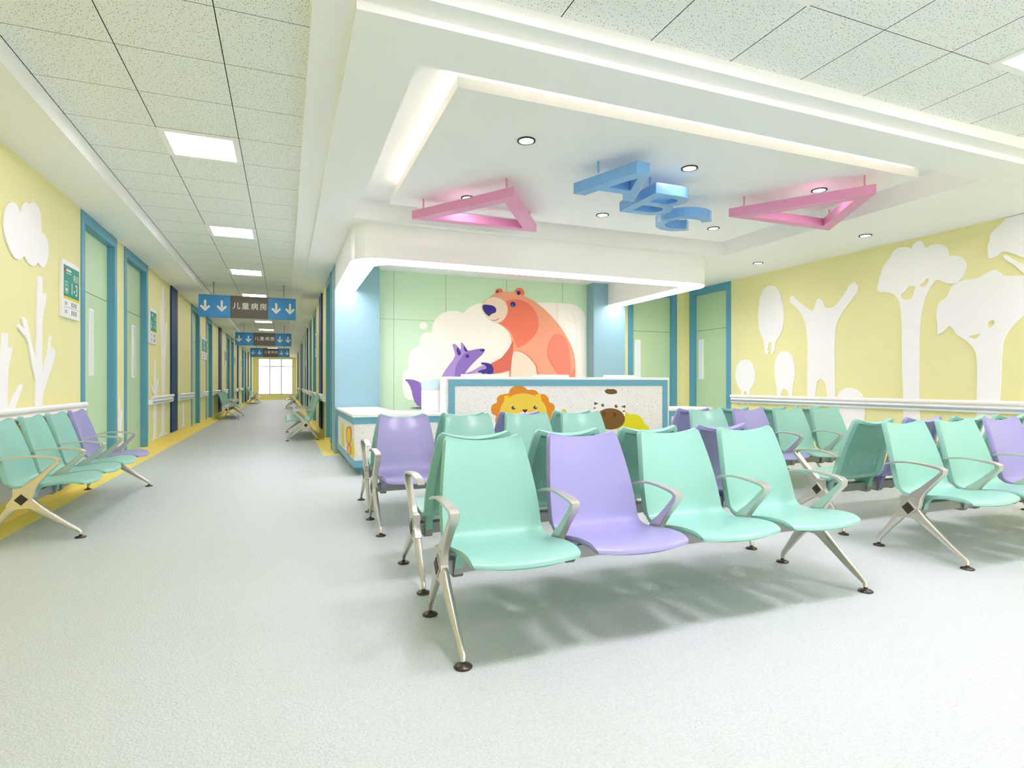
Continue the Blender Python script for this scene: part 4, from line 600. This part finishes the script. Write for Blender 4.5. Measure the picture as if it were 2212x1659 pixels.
# ------------------------------------------------------------------ canopy over the reception desk
cx0, cx1, cy0, cy1, cz = 0.755, 6.16, 7.08, 9.695, 2.66
def ring_path(i0, r):
    x0, x1, y0 = cx0 + i0, cx1 - i0, cy0 + i0
    return [(x0, cy1)] + arc(x0 + r, y0 + r, r, r, 180, 270, 10) + arc(x1 - r, y0 + r, r, r, 270, 360, 10) + [(x1, cy1)]
t = thing('reception_canopy', 'glossy white U-shaped canopy with lit underside over the reception desk', 'canopy', (0, 0, 0))
outp, inp = ring_path(0, 0.36), ring_path(0.32, 0.22)
MB().prism([outp + inp[::-1]], lambda u, v, d: (u, v, d), cz, ZD - 0.001, M['canopy']).obj('canopy_shell', t)
o2, i2 = ring_path(0.006, 0.354), ring_path(0.314, 0.224)
MB().prism([o2 + i2[::-1]], lambda u, v, d: (u, v, d), cz - 0.008, cz + 0.0, M['strip_on']).obj('light_strip', t)['label'] = 'glowing white underside strip'
# ------------------------------------------------------------------ reception desk
desk = thing('reception_desk', 'U-shaped white speckled reception desk with blue borders and animal stickers', 'reception desk', (0, 0, 0))
def fil(cx, cy, r, a0, a1): return arc(cx, cy, r, r, a0, a1, 8)
slab = [(0.765, 9.69), (0.765, 7.24)] + [(5.95, 7.24)] + fil(6.1, 7.58, 0.34, -90, 0) + fil(6.1, 7.75, 0.34, 0, 90) + [(1.75, 8.09)] + fil(1.75, 8.41, 0.32, -90, -180)[1:] + [(1.43, 9.69)]
MB().prism([slab], lambda u, v, d: (u, v, d), 0.72, 0.752, M['slab']).obj('low_worktop', desk, 0.004)
body = [(0.79, 9.69), (0.79, 7.27), (5.95, 7.27)] + fil(6.08, 7.6, 0.31, -90, 0) + fil(6.08, 7.74, 0.31, 0, 90) + [(1.75, 8.05)] + fil(1.75, 8.41, 0.36, -90, -180)[1:] + [(1.39, 9.69)]
MB().prism([body], lambda u, v, d: (u, v, d), 0.10, 0.72, M['terrazzo']).obj('low_front', desk)
kick = [(0.87, 9.69), (0.87, 7.36), (5.9, 7.36), (6.2, 7.6), (6.2, 7.8), (1.75, 7.97), (1.31, 8.4), (1.31, 9.69)]
MB().prism([kick], lambda u, v, d: (u, v, d), 0.0, 0.10, M['plinth']).obj('plinth', desk)
f = MB()
for z0, z1 in ((0.635, 0.72), (0.10, 0.185)):
    f.box(0.778, 5.95, 7.262, 7.27, z0, z1, M['border']); f.box(0.778, 0.79, 7.27, 9.69, z0, z1, M['border'])
    e_ = [(5.95, 7.262)] + fil(6.08, 7.6, 0.318, -90, 0) + fil(6.08, 7.74, 0.318, 0, 60); i_ = [(5.95, 7.27)] + fil(6.08, 7.6, 0.31, -90, 0) + fil(6.08, 7.74, 0.31, 0, 60)
    f.prism([e_ + i_[::-1]], lambda u, v, d: (u, v, d), z0, z1, M['border'])
f.box(0.778, 0.79, 9.61, 9.69, 0.185, 0.635, M['border']); f.box(1.84, 1.92, 7.262, 7.27, 0.185, 0.635, M['border']); f.box(5.41, 5.49, 7.262, 7.27, 0.185, 0.635, M['border'])
f.obj('low_border', desk)
tx0, tx1 = 1.93, 5.40
MB().box(tx0, tx1, 7.205, 7.52, 0.10, 1.19, M['terrazzo']).obj('tall_front', desk, 0.003)
MB().box(tx0, tx1, 7.203, 7.55, 1.19, 1.225, M['slab']).obj('tall_worktop', desk, 0.003)
f = MB(); bw = 0.088
f.box(tx0 + 0.03, tx1 - 0.03, 7.196, 7.205, 1.19 - bw, 1.19, M['border']); f.box(tx0 + 0.03, tx0 + 0.03 + bw, 7.196, 7.205, 0.1, 1.19 - bw, M['border']); f.box(tx1 - 0.03 - bw, tx1 - 0.03, 7.196, 7.205, 0.1, 1.19 - bw, M['border']); f.box(tx0 + 0.03 + bw, tx1 - 0.03 - bw, 7.196, 7.205, 0.1, 0.1 + bw, M['border'])
f.obj('tall_border', desk)
def sticker(name, layers, put3, d00):
    mb = MB()
    for i, (key, m) in enumerate(layers):
        for lp in OUT[key]: mb.prism([lp], put3, d00 - 0.001, d00 + 0.001 + 0.0008 * i, M[m])
    mb.obj(name, desk)
F3 = lambda u, v, d: (u, 7.205 - d, v)
S3 = lambda u, v, d: (0.79 - d, u, v)
sticker('lion_sticker', [('mane', 'mane'), ('lion_ear_l', 'lionear'), ('lion_ear_r', 'lionear'), ('lion_face', 'lion'), ('lion_muzzle', 'offwhite'), ('lion_eye_l', 'brown'), ('lion_eye_r', 'brown'), ('lion_glint_l', 'offwhite'), ('lion_glint_r', 'offwhite'), ('lion_nose', 'browner')], F3, 0.001)
sticker('bush_sticker', [('bush', 'bush')], F3, 0.001)
sticker('bud_sticker', [('bud', 'bud')], F3, 0.001)
sticker('pony_sticker', [('pony_head', 'offwhite'), ('pony_tuft', 'hairbrown'), ('pony_stripe', 'brown'), ('pony_eye_l', 'brown'), ('pony_eye_r', 'brown'), ('pony_glint_l', 'offwhite'), ('pony_glint_r', 'offwhite'), ('pony_muzzle', 'muzzle'), ('pony_nostril_l', 'nostril'), ('pony_nostril_r', 'nostril')], F3, 0.003)
sticker('plant_sticker', [('side_plant', 'bush')], S3, 0.001)
sticker('bush_sticker', [('side_bush', 'bush')], S3, 0.001)
sticker('small_lion_sticker', [('side_body', 'orange'), ('side_tummy', 'lion'), ('side_mane', 'orange'), ('side_face', 'lionear')], S3, 0.003)

# things on the desk
p = thing('printer', 'boxy white printer on the low worktop beside the tall counter', 'printer', (2.02, 7.82, 0.7525))
MB().box(-0.22, 0.22, -0.25, 0.25, 0, 0.30, M['printer']).obj('body', p, 0.01)
g = MB(); g.prism([[(-0.22, 0.301), (0.22, 0.301), (0.22, 0.435), (0.20, 0.455), (-0.195, 0.455), (-0.22, 0.425)]], lambda u, v, d: (u, d, v), -0.25, 0.25, M['printerlid']); g.obj('lid', p, 0.008)
def monitor(x, w, label):
    t = thing('monitor', label, 'monitor', (x, 7.78, 0.7525), 0, 'monitors behind the tall counter')
    MB().box(-w / 2, w / 2, -0.02, 0.02, 0.13, 0.515, M['screen']).obj('screen_shell', t, 0.012)
    MB().box(-w / 2 + 0.015, w / 2 - 0.015, 0.02, 0.022, 0.15, 0.50, M['black']).obj('screen_glass', t)
    s = MB(); s.box(-0.03, 0.03, -0.045, -0.02, 0.01, 0.3, M['screen']); s.box(-0.11, 0.11, -0.09, 0.09, 0, 0.012, M['screen']); s.obj('stand', t, 0.004)
monitor(2.47 + 0.12, 0.58, 'white monitor top showing above the tall counter, left of the lion sticker')
monitor(3.71, 0.58, 'white monitor top showing behind the tall counter, under the bear')
monitor(4.90, 0.59, 'white monitor top showing behind the tall counter, below the right pillar')

# ------------------------------------------------------------------ hanging ward signs
def ward_sign(y, label):
    x0, x1, z0, z1 = -1.637, 0.211, 2.50, 2.957; W_ = x1 - x0; H_ = z1 - z0
    t = thing('hanging_sign', label, 'hanging sign', ((x0 + x1) / 2, y, z0), 0, 'hanging ward signs')
    def rect(mb, a, c, v0, v1, d0, d1, m): mb.box(-W_ / 2 + a * W_, -W_ / 2 + c * W_, -d1, -d0, v0 * H_, v1 * H_, m)
    b_ = MB(); rect(b_, 0, 1, 0, 1, -0.03, 0.03, M['signblue']); b_.obj('board', t, 0.003)
    g = MB(); rect(g, 0.316, 0.706, 0.0, 1.0, 0.03, 0.0325, M['signbrown']); rect(g, 0.0, 1.0, 0.055, 0.062, 0.0325, 0.034, M['signbrown']); rect(g, 0.0, 1.0, 0.94, 0.947, 0.0325, 0.034, M['signbrown']); g.obj('brown_field', t)
    x = MB()
    for ch, u in zip('\u513f\u7ae5\u75c5\u623f', (0.378, 0.47, 0.563, 0.655)):
        text_mesh(x, ch, 0.15, lambda a, c, d, u=u: (-W_ / 2 + u * W_ + a, -0.0325 - d, 0.53 * H_ + c), M['signtext'], bold=0.001)
    x.obj('lettering', t)
    for u in (0.066, 0.23, 0.79, 0.938):
        a = MB(); c = -W_ / 2 + u * W_; r = 0.021
        def stroke(p, q, lift):
            d = Vector(q) - Vector(p); L_ = d.length; ang = math.degrees(math.atan2(d.y, d.x))
            pts = arc(q[0], q[1], r, r, ang - 90, ang + 90, 8) + arc(p[0], p[1], r, r, ang + 90, ang + 270, 8)
            a.prism([pts], lambda s, v, d_: (c + s, -d_, 0.5 * H_ + v), 0.03, lift, M['signtext'])
        stroke((0, 0.10), (0, -0.02), 0.036); stroke((-0.07, -0.01), (0, -0.085), 0.037); stroke((0.07, -0.01), (0, -0.085), 0.038)
        a.obj('arrow', t)
    for u in (0.148, 0.87):
        c = -W_ / 2 + u * W_; m_ = MB().cyl((c, 0, H_), (c, 0, ZC - z0 - 0.008), 0.009, 0.009, M['beam'], 10); m_.lathe([(0.035, 0), (0.035, 0.008)], (c, 0, ZC - z0 - 0.008), M['beam'], 14); m_.obj('rod', t)
ward_sign(13.2, 'blue and brown hanging ward sign with arrows, nearest of three')
ward_sign(22.4, 'blue and brown hanging ward sign with arrows, middle of three')
ward_sign(31.8, 'blue and brown hanging ward sign with arrows, farthest of three')

# ------------------------------------------------------------------ benches (local frame: front = -y, hub of the leg frames at y = 0)
def spline(ps, n):
    out = []; k = len(ps) - 1
    for i in range(n + 1):
        t = i / n * k; j = min(int(t), k - 1); u = t - j
        p0, p1, p2, p3 = ps[max(j - 1, 0)], ps[j], ps[j + 1], ps[min(j + 2, k)]
        out.append(tuple(0.5 * ((2 * b) + (-a + c) * u + (2 * a - 5 * b + 4 * c - d) * u * u + (-a + 3 * b - 3 * c + d) * u ** 3) for a, b, c, d in zip(p0, p1, p2, p3)))
    return out
def seat_mesh(m, name):
    # front, z, half width
    cp = [(0.388, 0.378, 0.236), (0.372, 0.397, 0.245), (0.31, 0.411, 0.247), (0.21, 0.409, 0.248), (0.11, 0.396, 0.249), (0.03, 0.384, 0.250), (-0.04, 0.387, 0.251), (-0.088, 0.411, 0.252),
          (-0.118, 0.46, 0.252), (-0.142, 0.54, 0.249), (-0.172, 0.64, 0.238), (-0.205, 0.735, 0.222), (-0.236, 0.81, 0.207), (-0.250, 0.842, 0.198)]
    rows = spline(cp, 44); nr = len(rows)
    vs = [-1, -0.985, -0.95, -0.84, -0.80, -0.6, -0.35, 0, 0.35, 0.6, 0.80, 0.84, 0.95, 0.985, 1]
    def sst(a, b, x): x = max(0, min(1, (x - a) / (b - a))); return x * x * (3 - 2 * x)
    P = []
    for i, (s, z, w) in enumerate(rows):
        t = i / (nr - 1); front = 1 - sst(0.0, 0.28, t); back = sst(0.45, 0.66, t); top = sst(0.7, 1.0, t)
        wi = w
        if i == 0: wi = w * 0.978
        elif i == 1: wi = w * 0.994
        if i == nr - 1: wi = w * 0.93
        elif i == nr - 2: wi = w * 0.975
        row = []
        for v in vs:
            q = v * v
            row.append(Vector((wi * v, -(s - 0.036 * q * front + 0.024 * q * back), z + 0.010 * q * (1 - back) * (1 - 0.6 * front) + 0.024 * q * top)))
        P.append(row)
    nc = len(vs); N = []
    for i in range(nr):
        r = []
        for j in range(nc):
            du = P[min(i + 1, nr - 1)][j] - P[max(i - 1, 0)][j]; dv = P[i][min(j + 1, nc - 1)] - P[i][max(j - 1, 0)]
            n = dv.cross(du); r.append(n.normalized())
        N.append(r)
    sgn = 1 if N[8][7].z > 0 else -1
    mb = MB()
    def th(i, j):
        t = i / (nr - 1); a = abs(vs[j])
        if t > 0.56: return 0.034 if (a > 0.82 or t > 0.945) else 0.010
        if t > 0.5: return 0.022
        return 0.024 if (t < 0.07 or a > 0.82) else 0.017
    Fi = [[None] * nc for _ in range(nr)]; Bi = [[None] * nc for _ in range(nr)]
    for i in range(nr):
        for j in range(nc):
            n = N[i][j] * sgn
            Fi[i][j] = len(mb.v); mb.v.append(tuple(P[i][j]))
            Bi[i][j] = len(mb.v); mb.v.append(tuple(P[i][j] - n * th(i, j)))
    for i in range(nr - 1):
        for j in range(nc - 1):
            mb.face([Fi[i][j], Fi[i][j + 1], Fi[i + 1][j + 1], Fi[i + 1][j]], m, True)
            mb.face([Bi[i][j], Bi[i + 1][j], Bi[i + 1][j + 1], Bi[i][j + 1]], m, True)
    ring = [(0, j) for j in range(nc)] + [(i, nc - 1) for i in range(1, nr)] + [(nr - 1, j) for j in range(nc - 2, -1, -1)] + [(i, 0) for i in range(nr - 2, 0, -1)]
    mid = []
    for (i, j) in ring:
        c = P[i][j]; inn = P[min(max(i, 1), nr - 2)][min(max(j, 1), nc - 2)]
        o = (c - inn); o = o.normalized() * 0.004 if o.length > 1e-6 else Vector((0, 0, 0))
        mid.append(len(mb.v)); mb.v.append(tuple((Vector(mb.v[Fi[i][j]]) + Vector(mb.v[Bi[i][j]])) / 2 + o))
    k = len(ring)
    for q in range(k):
        (i, j), (i2, j2) = ring[q], ring[(q + 1) % k]
        mb.face([Fi[i][j], Fi[i2][j2], mid[(q + 1) % k], mid[q]], m, True); mb.face([mid[q], mid[(q + 1) % k], Bi[i2][j2], Bi[i][j]], m, True)
    # slots low on the back shell
    for sx in (-0.13, 0.13): mb.box(sx - 0.004, sx + 0.004, 0.140, 0.154, 0.50, 0.545, m)
    return mb.mesh(name, 32)
def bracket_mesh(m, x, name):
    mb = MB(); mb.prism([[(0.13, 0.388), (0.085, 0.368), (0.062, 0.335), (0.054, 0.300), (-0.054, 0.300), (-0.062, 0.345), (-0.08, 0.392), (0.0, 0.376)]], lambda u, v, d: (x + d, -u, v), -0.02, 0.02, m)
    return mb.mesh(name)
def clamp_mesh(x):
    mb = MB(); mb.prism([[(0.048, 0.299), (0.048, 0.272), (0.034, 0.256), (-0.034, 0.256), (-0.048, 0.272), (-0.048, 0.299)]], lambda u, v, d: (x + d, -u, v), -0.022, 0.022, M['beam'])
    return mb.mesh('clamp')
ARM = [(-0.168, 0.576, 0.005, 0.036), (-0.15, 0.583, 0.009, 0.042), (-0.09, 0.600, 0.011, 0.045), (-0.01, 0.610, 0.012, 0.046), (0.07, 0.608, 0.013, 0.046), (0.15, 0.600, 0.015, 0.046), (0.192, 0.593, 0.019, 0.046), (0.213, 0.582, 0.026, 0.046), (0.208, 0.562, 0.029, 0.045), (0.182, 0.535, 0.030, 0.043), (0.13, 0.482, 0.038, 0.038), (0.085, 0.435, 0.050, 0.036), (0.052, 0.400, 0.070, 0.035), (0.034, 0.372, 0.088, 0.035), (0.026, 0.336, 0.090, 0.035)]
arm_me = MB().loft(ARM, M['metal'], 0, 0.28).mesh('armrest', 40)
beam_me = MB().box(-1.125, 1.125, -0.035, 0.035, 0.274, 0.334, M['beam']).mesh('beam')
HOUSE = [(0.058, 0.392), (-0.052, 0.386), (-0.052, 0.328), (-0.092, 0.268), (-0.062, 0.232), (-0.03, 0.240), (0.05, 0.242), (0.088, 0.218), (0.122, 0.232), (0.062, 0.300)]
def frame_mesh(sx):
    mb = MB(); mb.prism([HOUSE], lambda u, v, d: (d, -u, v), -0.018, 0.018, M['metal'])
    dm = lambda r: [(0.0, 0.306 + r), (r, 0.306), (0.0, 0.306 - r), (-r, 0.306)]
    mb.prism([dm(0.055)], lambda u, v, d: (d * sx, -u, v), 0.0, 0.023, M['metal'])
    mb.prism([[(0.058, 0.386), (-0.046, 0.380), (-0.046, 0.374), (0.058, 0.379)]], lambda u, v, d: (d * sx, -u, v), 0.0, 0.022, M['metal'])
    return mb.mesh('leg_frame')
def cap_mesh(sx):
    r = 0.041
    return MB().prism([[(0.0, 0.306 + r), (r, 0.306), (0.0, 0.306 - r), (-r, 0.306)]], lambda u, v, d: (d * sx, -u, v), 0.018, 0.0255, M['cap']).mesh('end_cap')
frame_me = {s: frame_mesh(s) for s in (-1, 1)}; cap_me = {s: cap_mesh(s) for s in (-1, 1)}
legf_me = MB().loft([(0.03, 0.285, 0.085, 0.034), (0.08, 0.245, 0.064, 0.034), (0.16, 0.183, 0.050, 0.032), (0.25, 0.113, 0.038, 0.028), (0.325, 0.060, 0.028, 0.023), (0.343, 0.046, 0.025, 0.022), (0.345, 0.026, 0.022, 0.022)], M['metal'], 0, 0.45).mesh('leg', 60)
legr_me = MB().loft([(-0.03, 0.285, 0.085, 0.034), (-0.065, 0.248, 0.060, 0.034), (-0.11, 0.19, 0.048, 0.032), (-0.16, 0.122, 0.037, 0.028), (-0.203, 0.066, 0.028, 0.023), (-0.214, 0.048, 0.025, 0.022), (-0.216, 0.026, 0.022, 0.022)], M['metal'], 0, 0.45).mesh('leg', 60)
def foot_mesh(s): return MB().lathe([(0.036, 0.0), (0.038, 0.004), (0.034, 0.009), (0.018, 0.014), (0.010, 0.018), (0.009, 0.034)], (0, -s, 0), M['foot'], 22).mesh('foot')
footf_me, footr_me = foot_mesh(0.345), foot_mesh(-0.216)
seat_me = {'m': seat_mesh(M['mint'], 'seat'), 'l': seat_mesh(M['lav'], 'seat')}
br_me = {(c, s): bracket_mesh(M['mint' if c == 'm' else 'lav'], 0.216 * s, 'seat_bracket') for c in 'ml' for s in (-1, 1)}
cl_me = {s: clamp_mesh(0.216 * s) for s in (-1, 1)}
def at(o, x): o.location = (x, 0, 0); return o
def bench(x, y, rz, colours, label):
    t = thing('waiting_bench', label, 'bench', (x, y, 0), rz, 'four-seat waiting benches')
    link('beam', beam_me, t)
    for i, c in enumerate(colours):
        s = at(link('seat', seat_me[c], t), -0.855 + 0.57 * i); s['label'] = ('mint green' if c == 'm' else 'lavender') + ' plastic seat shell'
        for k in (-1, 1): link('seat_bracket', br_me[(c, k)], s); link('clamp', cl_me[k], s)
    for i in range(5): at(link('armrest', arm_me, t), -1.14 + 0.57 * i)
    for k in (-1, 1):
        f = at(link('leg_frame', frame_me[k], t), 1.14 * k)
        link('leg', legf_me, f); link('leg', legr_me, f); link('foot', footf_me, f); link('foot', footr_me, f); link('end_cap', cap_me[k], f)
    return t
bench(1.80, 2.545, 0, 'mlmm', 'nearest bench facing the camera, second seat lavender, other three mint')
bench(1.835, 3.275, PI, 'lmmm', 'bench back to back behind the nearest bench, facing the desk')
bench(1.80, 4.672, 0, 'lmmm', 'bench facing the camera in the second row, lavender end seat on its left')
bench(1.83, 5.398, PI, 'mlmm', 'bench facing the desk, back to back with the second row left bench')
bench(5.01, 2.58, 0, 'mmlm', 'bench cut by the right edge, facing the camera, third seat lavender')
bench(5.04, 3.31, PI, 'mmlm', 'bench behind the right edge bench, its first mint seat back fully showing')
bench(5.01, 4.672, 0, 'mlmm', 'bench facing the camera in front of the green doors, second seat lavender')
bench(5.04, 5.398, PI, 'mmml', 'bench facing the green doors, mostly hidden, lavender back at its left end')
bench(-1.745, 6.237, PI / 2, 'mmml', 'bench against the left wall near the camera, far seat lavender')
bench(-1.745, 21.55, PI / 2, 'mmmm', 'mint bench far down the corridor against the left wall, by a navy panel')
bench(-1.745, 36.95, PI / 2, 'mmmm', 'farthest mint bench against the left corridor wall near the window')
bench(0.385, 13.33, -PI / 2, 'mmmm', 'mint bench against the right corridor wall beside the first navy panel')
bench(0.385, 29.5, -PI / 2, 'mmmm', 'farthest mint bench against the right corridor wall')

# ------------------------------------------------------------------ daylight, camera, view
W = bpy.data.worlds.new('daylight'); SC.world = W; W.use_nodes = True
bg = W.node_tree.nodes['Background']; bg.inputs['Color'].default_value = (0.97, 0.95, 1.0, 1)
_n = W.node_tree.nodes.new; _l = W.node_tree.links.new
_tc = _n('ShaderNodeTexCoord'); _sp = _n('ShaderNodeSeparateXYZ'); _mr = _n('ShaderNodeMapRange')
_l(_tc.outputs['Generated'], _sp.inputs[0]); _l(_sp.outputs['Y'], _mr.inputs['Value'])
_mr.inputs['From Min'].default_value = -0.6; _mr.inputs['From Max'].default_value = 0.4; _mr.inputs['To Min'].default_value = 4.2; _mr.inputs['To Max'].default_value = 1.0   # sky made brighter behind the camera to feed the added windows
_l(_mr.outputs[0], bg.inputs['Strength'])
cam = bpy.data.cameras.new('camera'); co = bpy.data.objects.new('camera', cam); COL.objects.link(co)
cam.sensor_width = 36; cam.lens = 36 * 1240 / 2212; cam.clip_end = 400; cam.clip_start = 0.05
co.location = (0, 0, 1.13); co.rotation_euler = (PI / 2, 0, -math.atan2(490, 1240))
SC.camera = co
SC.view_settings.view_transform = 'Standard'; SC.view_settings.look = 'None'; SC.view_settings.gamma = 1; SC.view_settings.exposure = 0.48; SC.view_settings.use_curve_mapping = False
SC.cycles.max_bounces = 9; SC.cycles.diffuse_bounces = 8; SC.cycles.glossy_bounces = 3; SC.cycles.transmission_bounces = 4
SC.cycles.sample_clamp_indirect = 20.0; SC.cycles.caustics_reflective = False; SC.cycles.caustics_refractive = False
SC.cycles.use_denoising = True; SC.cycles.use_adaptive_sampling = True; SC.cycles.adaptive_threshold = 0.06; SC.cycles.adaptive_min_samples = 12
